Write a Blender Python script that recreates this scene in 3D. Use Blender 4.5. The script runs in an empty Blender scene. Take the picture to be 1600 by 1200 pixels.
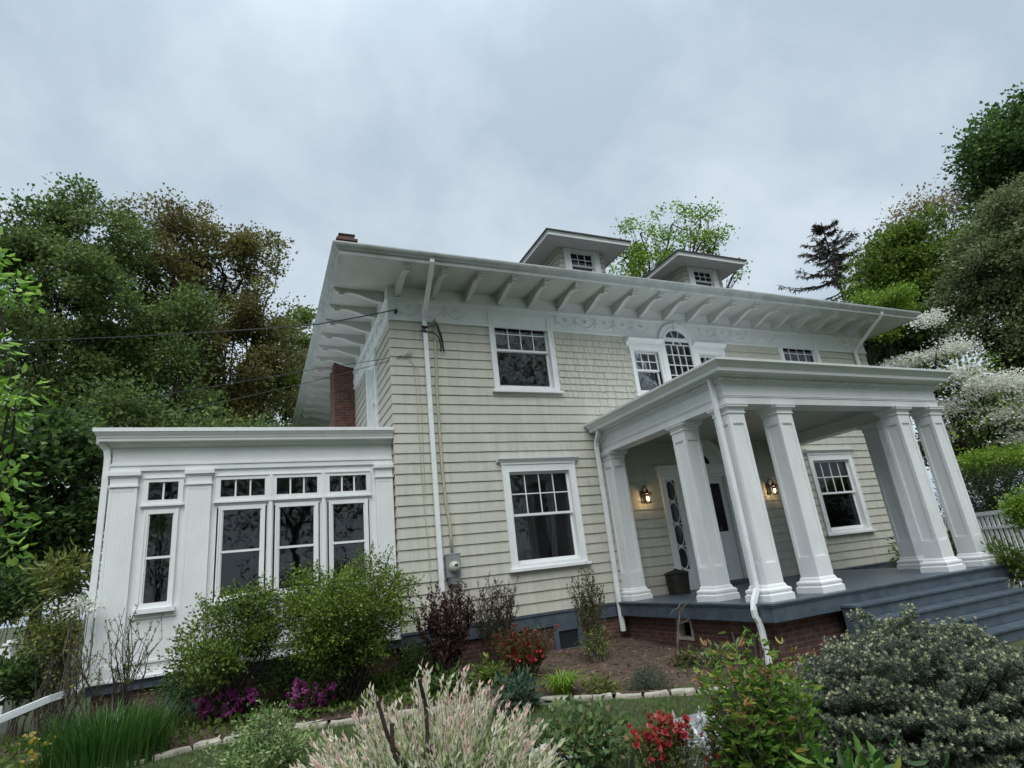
import bpy, math, random
import numpy as np
from mathutils import Vector, Matrix
random.seed(7); RNG = np.random.default_rng(11)
SC = bpy.context.scene; COL = SC.collection; PI = math.pi

# ------------------------------------------------------------------ camera
CAM = np.array([-2.263, -10.145, .817])
PITCH, YAW, ROLL, FPX = math.radians(17.7), math.radians(24.94), math.radians(-6.36), 898.24
def _basis():
    cy, sy = math.cos(YAW), math.sin(YAW); f = np.array([sy, cy, 0]); r = np.array([cy, -sy, 0]); u = np.array([0, 0, 1.])
    cp, sp = math.cos(PITCH), math.sin(PITCH); f2 = cp*f+sp*u; u2 = -sp*f+cp*u
    cr, sr = math.cos(ROLL), math.sin(ROLL); return cr*r+sr*u2, -sr*r+cr*u2, f2
CR, CU, CD = _basis()
cd = bpy.data.cameras.new("camera"); cam = bpy.data.objects.new("camera", cd); COL.objects.link(cam)
cd.sensor_width = 36; cd.lens = FPX/1600*36; cd.clip_start = .05; cd.clip_end = 2000
cam.matrix_world = Matrix(((CR[0], CU[0], -CD[0], CAM[0]), (CR[1], CU[1], -CD[1], CAM[1]), (CR[2], CU[2], -CD[2], CAM[2]), (0, 0, 0, 1)))
SC.camera = cam

# ------------------------------------------------------------------ light
SUN_EL, SUN_AZ = math.radians(56), math.radians(206)      # azimuth from +Y towards +X
SC.view_settings.view_transform = 'Standard'; SC.view_settings.look = 'None'
SC.view_settings.exposure = .85; SC.view_settings.gamma = 1
W = bpy.data.worlds.new("World"); SC.world = W; W.use_nodes = True
nt = W.node_tree; N = nt.nodes; L = nt.links; bg = N['Background']
sky = N.new('ShaderNodeTexSky'); sky.sky_type = 'NISHITA'; sky.sun_disc = False
sky.sun_elevation = SUN_EL; sky.sun_rotation = SUN_AZ; sky.air_density = 1; sky.dust_density = 3
tc = N.new('ShaderNodeTexCoord'); sx = N.new('ShaderNodeSeparateXYZ'); L.new(tc.outputs['Generated'], sx.inputs[0])
def wm(op, a, b=None, c=None):
    n = N.new('ShaderNodeMath'); n.operation = op
    for i, v in enumerate((a, b, c)):
        if v is None: continue
        if isinstance(v, (int, float)): n.inputs[i].default_value = v
        else: L.new(v, n.inputs[i])
    return n.outputs[0]
zz = wm('ADD', wm('MAXIMUM', sx.outputs[2], 0), .75)       # project the cloud deck on a layer overhead
cx = N.new('ShaderNodeCombineXYZ'); L.new(wm('DIVIDE', sx.outputs[0], zz), cx.inputs[0]); L.new(wm('DIVIDE', sx.outputs[1], zz), cx.inputs[1])
n1 = N.new('ShaderNodeTexNoise'); n1.inputs['Scale'].default_value = 3.6; n1.inputs['Detail'].default_value = 7; n1.inputs['Roughness'].default_value = .56; n1.inputs['Distortion'].default_value = .2
L.new(cx.outputs[0], n1.inputs['Vector'])
n2 = N.new('ShaderNodeTexNoise'); n2.inputs['Scale'].default_value = 1.1; n2.inputs['Detail'].default_value = 3; L.new(cx.outputs[0], n2.inputs['Vector'])
rp = N.new('ShaderNodeValToRGB'); L.new(wm('ADD', wm('MULTIPLY', n1.outputs[0], .68), wm('MULTIPLY', n2.outputs[0], .32)), rp.inputs[0])
rp.color_ramp.elements[0].position = .41; rp.color_ramp.elements[0].color = (.275, .333, .388, 1)
rp.color_ramp.elements[1].position = .60; rp.color_ramp.elements[1].color = (.405, .456, .498, 1)
e = rp.color_ramp.elements.new(.5); e.color = (.330, .388, .438, 1)
up = wm('MULTIPLY', wm('POWER', wm('MAXIMUM', sx.outputs[2], 0), 12), 4.5)     # an overcast sky is brightest overhead
sc1 = N.new('ShaderNodeVectorMath'); sc1.operation = 'SCALE'; L.new(rp.outputs[0], sc1.inputs[0]); L.new(wm('ADD', 1, up), sc1.inputs['Scale'])
sc2 = N.new('ShaderNodeVectorMath'); sc2.operation = 'SCALE'; L.new(sky.outputs[0], sc2.inputs[0]); sc2.inputs['Scale'].default_value = .08
mx = N.new('ShaderNodeMix'); mx.data_type = 'VECTOR'; mx.inputs[0].default_value = .94
L.new(sc2.outputs[0], mx.inputs[4]); L.new(sc1.outputs[0], mx.inputs[5]); L.new(mx.outputs[1], bg.inputs[0])
bg.inputs[1].default_value = 1.0
sd = bpy.data.lights.new("sun", 'SUN'); sd.energy = 1.5; sd.angle = math.radians(50); sd.color = (1, .97, .93)
so = bpy.data.objects.new("sun", sd); COL.objects.link(so)
dv = Vector((math.sin(SUN_AZ)*math.cos(SUN_EL), math.cos(SUN_AZ)*math.cos(SUN_EL), math.sin(SUN_EL)))
so.rotation_euler = dv.to_track_quat('Z', 'Y').to_euler(); so.location = dv*60

# ------------------------------------------------------------------ pixel helpers (photo is 1600x1200)
def ray(px, py): return CD+(px-800)/FPX*CR-(py-600)/FPX*CU
def at_t(px, py, t):
    d = ray(px, py); return CAM+d*t/math.hypot(d[0], d[1])
def at_y(px, py, y):
    d = ray(px, py); return CAM+d*(y-CAM[1])/d[1]
def depth(p): return float((np.array(p)-CAM)@CD)
def gz(x, y):
    return -.68+.05*max(-4, min(0, y))
def on_ground(px, py):
    z = -.75
    for i in range(6):
        d = ray(px, py); p = CAM+d*(z-CAM[2])/d[2]; z = gz(p[0], p[1])
    return p

# ------------------------------------------------------------------ materials
def mat(name, col, rough=.6, var=.0, vscale=3., bump=0., bscale=60., spec=.4, stretch=None, col2=None, metal=0):
    m = bpy.data.materials.new(name); m.use_nodes = True; t = m.node_tree; n = t.nodes; l = t.links; b = n['Principled BSDF']
    b.inputs['Roughness'].default_value = rough; b.inputs['Specular IOR Level'].default_value = spec; b.inputs['Metallic'].default_value = metal
    b.inputs['Base Color'].default_value = (*col, 1)
    g = n.new('ShaderNodeNewGeometry'); v = g.outputs['Position']
    if stretch:
        mp = n.new('ShaderNodeMapping'); mp.inputs['Scale'].default_value = stretch; l.new(v, mp.inputs[0]); v = mp.outputs[0]
    if var or col2:
        ns = n.new('ShaderNodeTexNoise'); ns.inputs['Scale'].default_value = vscale; ns.inputs['Detail'].default_value = 6; ns.inputs['Roughness'].default_value = .62
        l.new(v, ns.inputs['Vector']); r = n.new('ShaderNodeValToRGB'); l.new(ns.outputs[0], r.inputs[0])
        c2 = col2 or tuple(c*(1-var) for c in col)
        r.color_ramp.elements[0].position = .33; r.color_ramp.elements[1].position = .60
        r.color_ramp.elements[0].color = (*c2, 1); r.color_ramp.elements[1].color = (*col, 1); l.new(r.outputs[0], b.inputs['Base Color'])
    if bump:
        ns = n.new('ShaderNodeTexNoise'); ns.inputs['Scale'].default_value = bscale; ns.inputs['Detail'].default_value = 5; l.new(v, ns.inputs['Vector'])
        bp = n.new('ShaderNodeBump'); bp.inputs['Strength'].default_value = bump; bp.inputs['Distance'].default_value = .01
        l.new(ns.outputs[0], bp.inputs['Height']); l.new(bp.outputs[0], b.inputs['Normal'])
    return m
def leaf_mat(name, cols, rough=.5, trans=.38, spec=.35):
    m = bpy.data.materials.new(name); m.use_nodes = True; t = m.node_tree; n = t.nodes; l = t.links; b = n['Principled BSDF']
    a = n.new('ShaderNodeAttribute'); a.attribute_name = 'tone'; r = n.new('ShaderNodeValToRGB'); l.new(a.outputs['Fac'], r.inputs[0])
    el = r.color_ramp.elements
    for i, c in enumerate(cols):
        p = i/(len(cols)-1)
        if i == 0: e = el[0]; e.position = 0
        elif i == len(cols)-1: e = el[len(el)-1]; e.position = 1
        else: e = el.new(p)
        e.color = (*c, 1)
    l.new(r.outputs[0], b.inputs['Base Color']); b.inputs['Roughness'].default_value = rough; b.inputs['Specular IOR Level'].default_value = spec
    tr = n.new('ShaderNodeBsdfTranslucent'); l.new(r.outputs[0], tr.inputs[0]); mxs = n.new('ShaderNodeMixShader'); mxs.inputs[0].default_value = trans
    l.new(b.outputs[0], mxs.inputs[1]); l.new(tr.outputs[0], mxs.inputs[2]); l.new(mxs.outputs[0], n['Material Output'].inputs[0])
    return m
def brick_mat(name, c1, c2, mortar):
    m = bpy.data.materials.new(name); m.use_nodes = True; t = m.node_tree; n = t.nodes; l = t.links; b = n['Principled BSDF']; b.inputs['Roughness'].default_value = .85
    g = n.new('ShaderNodeNewGeometry'); s = n.new('ShaderNodeSeparateXYZ'); l.new(g.outputs['Position'], s.inputs[0])
    ad = n.new('ShaderNodeMath'); l.new(s.outputs[0], ad.inputs[0]); l.new(s.outputs[1], ad.inputs[1]); c = n.new('ShaderNodeCombineXYZ'); l.new(ad.outputs[0], c.inputs[0]); l.new(s.outputs[2], c.inputs[1])
    br = n.new('ShaderNodeTexBrick'); l.new(c.outputs[0], br.inputs['Vector']); br.inputs['Scale'].default_value = 1; br.inputs['Mortar Size'].default_value = .006; br.inputs['Mortar Smooth'].default_value = .2
    br.inputs['Brick Width'].default_value = .215; br.inputs['Row Height'].default_value = .072; br.inputs['Bias'].default_value = -.1
    br.inputs['Color1'].default_value = (*c1, 1); br.inputs['Color2'].default_value = (*c2, 1); br.inputs['Mortar'].default_value = (*mortar, 1)
    ns = n.new('ShaderNodeTexNoise'); ns.inputs['Scale'].default_value = 9; ns.inputs['Detail'].default_value = 8; l.new(g.outputs['Position'], ns.inputs['Vector'])
    mm = n.new('ShaderNodeMix'); mm.data_type = 'RGBA'; mm.blend_type = 'MULTIPLY'; mm.inputs[0].default_value = .75; l.new(br.outputs[0], mm.inputs[6])
    rr = n.new('ShaderNodeValToRGB'); rr.color_ramp.elements[0].position = .3; rr.color_ramp.elements[0].color = (.4, .4, .4, 1); rr.color_ramp.elements[1].position = .65; rr.color_ramp.elements[1].color = (1.15, 1.1, 1.1, 1)
    l.new(ns.outputs[0], rr.inputs[0]); l.new(rr.outputs[0], mm.inputs[7]); l.new(mm.outputs[2], b.inputs['Base Color'])
    bp = n.new('ShaderNodeBump'); bp.inputs['Strength'].default_value = .6; bp.inputs['Distance'].default_value = .008; bp.invert = True; l.new(br.outputs['Fac'], bp.inputs['Height']); l.new(bp.outputs[0], b.inputs['Normal'])
    return m
def glass_mat(name, tint=.7, ior=1.5, boost=1.0):
    m = bpy.data.materials.new(name); m.use_nodes = True; t = m.node_tree; n = t.nodes; l = t.links; n.remove(n['Principled BSDF'])
    f = n.new('ShaderNodeFresnel'); f.inputs[0].default_value = ior; tr = n.new('ShaderNodeBsdfTransparent'); tr.inputs[0].default_value = (tint, tint, tint, 1)
    g = n.new('ShaderNodeBsdfGlossy'); g.inputs['Roughness'].default_value = .02; g.inputs[0].default_value = (.95, .97, 1, 1)
    k = n.new('ShaderNodeMath'); k.operation = 'MULTIPLY'; k.inputs[1].default_value = boost; k.use_clamp = True; l.new(f.outputs[0], k.inputs[0])
    ns = n.new('ShaderNodeTexNoise'); ns.inputs['Scale'].default_value = 2.5; gg = n.new('ShaderNodeNewGeometry'); l.new(gg.outputs['Position'], ns.inputs['Vector'])
    bp = n.new('ShaderNodeBump'); bp.inputs['Strength'].default_value = .035; bp.inputs['Distance'].default_value = .05; l.new(ns.outputs[0], bp.inputs['Height']); l.new(bp.outputs[0], g.inputs['Normal'])
    x = n.new('ShaderNodeMixShader'); l.new(k.outputs[0], x.inputs[0]); l.new(tr.outputs[0], x.inputs[1]); l.new(g.outputs[0], x.inputs[2]); l.new(x.outputs[0], n['Material Output'].inputs[0])
    return m
def emit_mat(name, col, s):
    m = bpy.data.materials.new(name); m.use_nodes = True; b = m.node_tree.nodes['Principled BSDF']
    b.inputs['Base Color'].default_value = (*col, 1); b.inputs['Emission Color'].default_value = (*col, 1); b.inputs['Emission Strength'].default_value = s; return m
WHITE = mat('white_paint', (.72, .745, .755), .5, .08, 1.5, .2, 34, stretch=(2, 2, 1))
WHITE2 = mat('white_trim_paint', (.74, .765, .775), .45, .08, 2., .12, 50, stretch=(2, 2, 1))
SOFFIT = mat('soffit_shaded_paint', (.45, .47, .445), .5, .14, 1.6, .1, 30)  # eave shade put into the colour: trim white greyed for soffit and porch ceiling
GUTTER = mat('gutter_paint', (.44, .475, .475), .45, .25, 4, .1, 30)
SIDING = mat('beige_shingle_paint', (.49, .488, .422), .6, .14, 1.3, .25, 26, stretch=(6, 6, .6))
DECK = mat('blue_grey_deck_paint', (.078, .104, .135), .4, .38, 5, .1, 40)
BRICK = brick_mat('red_brick', (.115, .05, .04), (.065, .034, .030), (.15, .125, .11))
BRICKC = brick_mat('chimney_brick', (.16, .062, .045), (.085, .04, .034), (.17, .14, .12))
ROOF = mat('roof_shingle', (.075, .073, .072), .9, .4, 8, .5, 30)
GLASS = glass_mat('window_glass', .75)
BLACK = mat('black_metal', (.012, .012, .013), .4, spec=.5)
DARKIN = mat('dark_interior', (.03, .028, .026), .9, .3)
CURT = mat('grey_curtain', (.2, .2, .205), .9, .3, 5, stretch=(8, 8, .3))
LACE = mat('pale_lace', (.36, .37, .37), .9, .15, 20)
BLIND = mat('blind_slat', (.12, .115, .11), .6, .2)
METAL = mat('grey_meter_metal', (.28, .30, .31), .45, .2, 8, metal=.3)
PIPEW = mat('downspout_paint', (.74, .77, .78), .4, .1, 6)
CONDUIT = mat('conduit_paint', (.44, .42, .32), .6, .15)
CABLE = mat('cable_rubber', (.02, .02, .022), .6)
BARK = mat('tree_bark', (.045, .036, .028), .9, .5, 9, .6, 25)
BARKD = mat('dark_bark', (.018, .015, .013), .9, .4, 9, .5, 25)
BARKG = mat('grey_twig', (.13, .11, .09), .9, .4, 12)
STONE = mat('pale_edging_stone', (.42, .39, .33), .9, .35, 9, .5, 30)
FLAG = mat('grey_flagstone', (.22, .22, .22), .85, .35, 5, .4, 20)
GRASSG = mat('turf_soil', (.045, .065, .02), .95, vscale=4, bump=.6, bscale=25, col2=(.035, .035, .018))
MULCH = mat('brown_mulch', (.095, .062, .045), .95, vscale=9, bump=1., bscale=45, col2=(.032, .024, .018))
CHIP = leaf_mat('mulch_chip', [(.05, .032, .022), (.13, .08, .055), (.20, .13, .09), (.28, .22, .13)], .9, 0)
BULB = emit_mat('lit_bulb', (1., .72, .34), 14)
LGLASS = glass_mat('lantern_glass', .93)
IRON = mat('dark_bronze_bin', (.035, .032, .026), .55, .3, 9, metal=.4)

# ------------------------------------------------------------------ scene helpers
def wloc(o):
    v = Vector((0, 0, 0))
    while o is not None: v += o.location; o = o.parent
    return v
def tag(o, label=None, cat=None, group=None, kind=None):
    for k, v in (('label', label), ('category', cat), ('group', group), ('kind', kind)):
        if v: o[k] = v
    return o
def thing(name, loc, label, cat, group=None):
    o = bpy.data.objects.new(name, None); o.empty_display_size = .2; COL.objects.link(o); o.location = loc
    return tag(o, label, cat, group)
def link(name, me, parent=None, loc=None):
    o = bpy.data.objects.new(name, me); COL.objects.link(o)
    if parent is not None: o.parent = parent
    if loc is not None: o.location = loc
    elif parent is not None: o.location = -wloc(parent)
    return o
class MB:
    def __init__(s, T=None): s.v = []; s.f = []; s.T = T
    def add(s, vs, fs):
        b = len(s.v)
        if s.T: vs = [s.T(*p) for p in vs]
        s.v += [tuple(p) for p in vs]; s.f += [tuple(i+b for i in f) for f in fs]
    def box(s, x0, x1, y0, y1, z0, z1):
        s.add([(x0, y0, z0), (x1, y0, z0), (x1, y1, z0), (x0, y1, z0), (x0, y0, z1), (x1, y0, z1), (x1, y1, z1), (x0, y1, z1)],
              [(0, 3, 2, 1), (4, 5, 6, 7), (0, 1, 5, 4), (1, 2, 6, 5), (2, 3, 7, 6), (3, 0, 4, 7)])
    def hexa(s, b, t):                                             # two quads, bottom and top
        s.add(list(b)+list(t), [(0, 3, 2, 1), (4, 5, 6, 7), (0, 1, 5, 4), (1, 2, 6, 5), (2, 3, 7, 6), (3, 0, 4, 7)])
    def quad(s, a, b, c, d): s.add([a, b, c, d], [(0, 1, 2, 3)])
    def prism(s, pts, fn):                                         # closed 2D outline; fn(p, 0/1) gives 3D points of both ends
        n = len(pts); s.add([fn(p, 0) for p in pts]+[fn(p, 1) for p in pts],
            [tuple(range(n))[::-1], tuple(range(n, 2*n))]+[(i, (i+1) % n, n+(i+1) % n, n+i) for i in range(n)])
    def ring_steps(s, x0, x1, y0, y1, prof, mode='both'):                       # mitred mouldings round a rectangle: prof = [(out, z), ...] bottom to top, capped
        n = len(prof); vs = []
        for o, z in prof: vs += [(x0-o, y0-o, z), (x1+o, y0-o, z), (x1+o, y1+o, z), (x0-o, y1+o, z)]
        fs = ([(3, 2, 1, 0)] if mode == 'both' else [])+([(4*n-4, 4*n-3, 4*n-2, 4*n-1)] if mode != 'loop' else [])
        if mode == 'loop': fs += [(4*n-4+i, 4*n-4+(i+1) % 4, (i+1) % 4, i) for i in range(4)]
        for k in range(n-1):
            for i in range(4): fs.append((4*k+i, 4*k+(i+1) % 4, 4*k+4+(i+1) % 4, 4*k+4+i))
        s.add(vs, fs)
    def tube(s, pts, r, n=6, cap=True):
        pts = [Vector(p) for p in pts]; m = len(pts)
        if not hasattr(r, '__len__'): r = [r]*m
        vs = []; ref = None
        for i, p in enumerate(pts):
            d = (pts[min(i+1, m-1)]-pts[max(i-1, 0)]); d = d.normalized() if d.length > 1e-9 else Vector((0, 0, 1))
            if ref is None: ref = Vector((1, 0, 0)) if abs(d.x) < .8 else Vector((0, 1, 0))
            a = d.cross(ref); a = a.normalized() if a.length > 1e-6 else d.orthogonal().normalized(); ref = a.cross(d).normalized(); b = ref
            for k in range(n):
                th = 2*PI*k/n; vs.append(tuple(p+(a*math.cos(th)+b*math.sin(th))*r[i]))
        fs = [(i*n+k, i*n+(k+1) % n, (i+1)*n+(k+1) % n, (i+1)*n+k) for i in range(m-1) for k in range(n)]
        if cap: fs += [tuple(range(n))[::-1], tuple(range((m-1)*n, m*n))]
        s.add(vs, fs)
    def rtube(s, pts, w, h):                                       # rectangular pipe; w across x, h the other way
        pts = [Vector(p) for p in pts]; m = len(pts); vs = []
        for i, p in enumerate(pts):
            d = (pts[min(i+1, m-1)]-pts[max(i-1, 0)]).normalized(); a = d.cross(Vector((0, 1, 0)))
            if a.length < .3: a = Vector((1, 0, 0))
            a.normalize(); b = a.cross(d).normalized()
            vs += [tuple(p+a*sx*w/2+b*sy*h/2) for sx, sy in ((-1, -1), (1, -1), (1, 1), (-1, 1))]
        s.add(vs, [(i*4+k, i*4+(k+1) % 4, i*4+4+(k+1) % 4, i*4+4+k) for i in range(m-1) for k in range(4)]+[(3, 2, 1, 0), tuple(range(4*m-4, 4*m))])
    def lathe(s, prof, c, n=20):
        m = len(prof); vs = [(c[0]+r*math.cos(2*PI*k/n), c[1]+r*math.sin(2*PI*k/n), c[2]+z) for r, z in prof for k in range(n)]
        s.add(vs, [(i*n+k, i*n+(k+1) % n, (i+1)*n+(k+1) % n, (i+1)*n+k) for i in range(m-1) for k in range(n)]+[tuple(range(n))[::-1], tuple(range((m-1)*n, m*n))])
    def mesh(s, name, m):
        me = bpy.data.meshes.new(name); me.from_pydata(s.v, [], s.f); me.materials.append(m); me.update(); return me
    def build(s, name, m, parent=None, loc=None, smooth=False, bevel=0):
        me = s.mesh(name, m); o = link(name, me, parent, loc)
        if smooth:
            for p in me.polygons: p.use_smooth = True
        if bevel:
            b = o.modifiers.new('bevel', 'BEVEL'); b.width = bevel; b.segments = 2; b.limit_method = 'ANGLE'
        return o

# ------------------------------------------------------------------ ground
def ground():
    xs = [-400, -120, -50, -25]+[-16+i*.5 for i in range(81)]+[30, 45, 70, 140, 400]
    ys = [-400, -100, -40, -20]+[-14+i*.5 for i in range(61)]+[22, 35, 60, 120, 400]
    mb = MB(); n = len(xs)
    vs = [(x, y, gz(x, y)+(random.uniform(-.012, .012) if -16 < x < 24 and -14 < y < 16 else 0)) for y in ys for x in xs]
    mb.add(vs, [(j*n+i, j*n+i+1, (j+1)*n+i+1, (j+1)*n+i) for j in range(len(ys)-1) for i in range(n-1)])
    tag(mb.build('ground', GRASSG), kind='structure')
EDGE = [(-12, -2.4), (-7, -2.3), (-4.2, -2.05), (-3.28, -1.82), (-2.67, -1.64), (-1.6, -1.75), (-.4, -2.1), (.7, -2.55), (1.67, -3.11), (2.12, -3.40), (3.16, -3.97), (4.0, -4.35), (5.0, -4.7)]
def edge_y(x):
    for (a, b), (c, d) in zip(EDGE, EDGE[1:]):
        if a <= x <= c: return b+(d-b)*(x-a)/(c-a)
    return EDGE[-1][1] if x > 0 else EDGE[0][1]
def bed():
    mb = MB(); xs = [-12+i*.125 for i in range(137)]; K = 24
    def yy(x, k): return edge_y(x)+(.6-edge_y(x))*k/K
    nz = {}
    vs = []
    for k in range(K+1):
        for x in xs:
            y = yy(x, k); vs.append((x, y, gz(x, y)+.03+.03*math.sin(x*3.1+y*2.2)*math.sin(y*4.1)+random.uniform(-.008, .012)))
    n = len(xs); mb.add(vs, [(k*n+i, k*n+i+1, (k+1)*n+i+1, (k+1)*n+i) for k in range(K) for i in range(n-1)])
    tag(mb.build('mulch_bed', MULCH, smooth=True), kind='structure')
ground(); bed()

# ------------------------------------------------------------------ foliage core
def norm(a): return a/np.maximum(np.linalg.norm(a, axis=1, keepdims=True), 1e-9)
def leaf_mesh(name, m, P, A, size, tone, wr=.5, fold=.25, droop=.0, full=False, side=None):
    """P base points, A leaf axes, size lengths; a folded pointed leaf for each."""
    n = len(P); A = norm(A); S = RNG.normal(size=(n, 3)) if side is None else side; S = norm(np.cross(A, S)); U = np.cross(S, A)
    sz = np.asarray(size).reshape(-1, 1)*np.ones((n, 1)); w = sz*wr*.5
    tip = P+A*sz-U*sz*droop
    if not full:
        mid = P+A*sz*.45; V = np.stack([P, mid+S*w+U*w*fold, tip, mid-S*w+U*w*fold], 1); F = np.array([[0, 1, 2, 3]])
    else:
        a = P+A*sz*.3; b = P+A*sz*.68-U*sz*droop*.35; mids = (a, b)
        V = np.stack([P, a+S*w*.9+U*w*fold, b+S*w*.8+U*w*fold, tip, b-S*w*.8+U*w*fold, a-S*w*.9+U*w*fold], 1); F = np.array([[0, 1, 2, 3], [0, 3, 4, 5]])
    k = V.shape[1]; fc = (F[None]+np.arange(n)[:, None, None]*k).reshape(-1, 4); me = bpy.data.meshes.new(name)
    me.vertices.add(n*k); me.vertices.foreach_set('co', V.reshape(-1).astype(np.float32))
    me.loops.add(fc.size); me.loops.foreach_set('vertex_index', fc.reshape(-1).astype(np.int32))
    me.polygons.add(len(fc)); me.polygons.foreach_set('loop_start', np.arange(0, fc.size, 4, dtype=np.int32)); me.polygons.foreach_set('loop_total', np.full(len(fc), 4, dtype=np.int32))
    at = me.attributes.new('tone', 'FLOAT', 'FACE'); at.data.foreach_set('value', np.repeat(np.clip(tone, 0, 1), len(F)).astype(np.float32))
    me.materials.append(m); me.update(calc_edges=True); return me
def rdir(n): return norm(RNG.normal(size=(n, 3)))
def clumps(blobs, ncl, shell=.55):
    """cluster centres inside ellipsoids (centre, radii), biased towards the shell, plus outward directions"""
    vol = np.array([b[1][0]*b[1][1]*b[1][2] for b in blobs])**.75; cnt = np.maximum(1, (ncl*vol/vol.sum()).astype(int)); C = []; O = []
    for (c, r), k in zip(blobs, cnt):
        d = rdir(k); rad = (shell+(1-shell)*RNG.random((k, 1)))*RNG.uniform(.55, 1.05, (k, 1))**.4*RNG.uniform(.86, 1.12, (k, 1))
        C.append(np.array(c)+d*rad*np.array(r)); O.append(d)
    return np.concatenate(C), np.concatenate(O)
def subclumps(blobs, k, sz, flat):
    """break each mass of a crown into its leafy boughs, so that gaps stay open between them"""
    out = []
    for c, r in blobs:
        n = max(4, int(k)); d = rdir(n); rad = RNG.uniform(.35, 1.05, (n, 1))**.6; cc = np.array(c)+d*rad*np.array(r)*.92; q = RNG.uniform(.6, 1.25, n)*sz
        m = (r[0]*r[1]*r[2])**(1/3)
        out += [(cc[i], (m*q[i]*1.15, m*q[i]*1.15, m*q[i]*flat)) for i in range(n)]
    return out
def crown_mesh(name, m, blobs, ncl, per, csize, lsize, wr=.6, shell=.55, droop=.15, tone_bias=0., flat=.7, full=False, updown=.2, jit=.22, boughs=0, bsize=.34, bflat=.6):
    if boughs: blobs = subclumps(blobs, boughs, bsize, bflat)
    C, O = clumps(blobs, ncl, shell); n = len(C)*per; ci = np.repeat(np.arange(len(C)), per)
    off = RNG.normal(size=(n, 3))*csize*np.array([1, 1, flat]); P = C[ci]+off
    A = norm(O[ci]*.5+norm(off)*.8+RNG.normal(size=(n, 3))*.5+np.array([0, 0, updown-.3]))
    ct = RNG.normal(size=len(C))*jit; tone = .5+tone_bias+ct[ci]+RNG.normal(size=n)*.16
    S = np.cross(A, RNG.normal(size=(n, 3))*.55+np.array([0, 0, 1.]))                 # blades lie mostly level
    return leaf_mesh(name, m, P, A, RNG.uniform(.6, 1.25, n)*lsize, tone, wr, .25, droop, full, side=np.cross(A, S)), C
def limb(mb, a, b, r0, r1, wob=.06, k=6, n=6, sag=0):
    a = Vector(a); b = Vector(b); ln = (b-a).length; pts = []; rs = []
    for i in range(k+1):
        t = i/k; p = a.lerp(b, t)
        if 0 < i < k: p = p+Vector([random.uniform(-1, 1)*wob*ln*.5 for _ in range(3)])
        p.z += sag*math.sin(PI*t)*ln
        pts.append(p); rs.append(r0+(r1-r0)*t)
    mb.tube(pts, rs, n); return pts
def blob(px, py, rpx, t, rpy=None, rd=None):
    c = at_t(px, py, t); k = depth(c)/FPX; r = rpx*k; return (c, (r, rd if rd else r, (rpy or rpx)*k))
def tree(name, label, blobs, base, tr, lm, bark, ncl, per, csize, lsize, cat='tree', group=None, limbs=6, forks=None, **kw):
    base = Vector((base[0], base[1], gz(base[0], base[1])-.05)); root = thing(name, base, label, cat, group)
    me, C = crown_mesh('crown', lm, [(np.array(b[0]), b[1]) for b in blobs], ncl, per, csize, lsize, **kw); link('crown', me, root)
    mb = MB(); zc = np.mean([b[0][2] for b in blobs]); top = Vector((*np.mean([b[0][:2] for b in blobs], 0), zc))
    fork = base.lerp(top, .45); fork.x = base.x*.75+fork.x*.25; fork.y = base.y*.75+fork.y*.25
    limb(mb, base, fork, tr, tr*.75, .05, 6, 10)
    for c, r in blobs:
        c = Vector(c); mid = limb(mb, fork, c, tr*.5, tr*.16, .12, 6, 6)
        rr = np.linalg.norm((C-np.array(c))/np.array(r), axis=1); idx = np.where(rr < 1.15)[0]
        if len(idx):
            for i in random.sample(list(idx), min(limbs, len(idx))):
                limb(mb, mid[random.choice((2, 3, 4, 5, 6))], C[i], tr*.15, tr*.03, .15, 4, 4)
    mb.build('trunk', bark, root, smooth=True); return root
# ------------------------------------------------------------------ the house
XR, YB, ZF, ZS, OV, ZE = 13.76, 11.0, 5.62, 6.04, 1.06, 6.35
house = thing('house', (6.9, 4, -.7), 'two storey beige shingled house with white trim, columned porch, dormers and white sunroom', 'house')
H = dict(parent=house)
FR = lambda u, d, z: (u, d, z)                  # u along the front, d into the wall
LF = lambda u, d, z: (d, u, z)                  # u along the left side (depth), d into the wall
EXPO = ZF/30
def bands(z0, z1, holes, u0, u1):
    zs = sorted({z0, z1}|{z for h in holes for z in (h[2], h[3]) if z0 < z < z1})
    for a, b in zip(zs, zs[1:]):
        iv = [(u0, u1)]
        for h in holes:
            if h[2] < (a+b)/2 < h[3]:
                iv = [p for s, e in iv for p in ((s, min(e, h[0])), (max(s, h[1]), e)) if p[1]-p[0] > .004]
        for s, e in iv: yield a, b, s, e
def backing(mb, u0, u1, z0, z1, holes, d0, d1):
    zs = sorted({z0, z1}|{z for h in holes for z in (h[2], h[3]) if z0 < z < z1})
    for a, b in zip(zs, zs[1:]):
        for A, B, s, e in bands(a, b, holes, u0, u1): mb.box(s, e, d0, d1, A, B)
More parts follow.
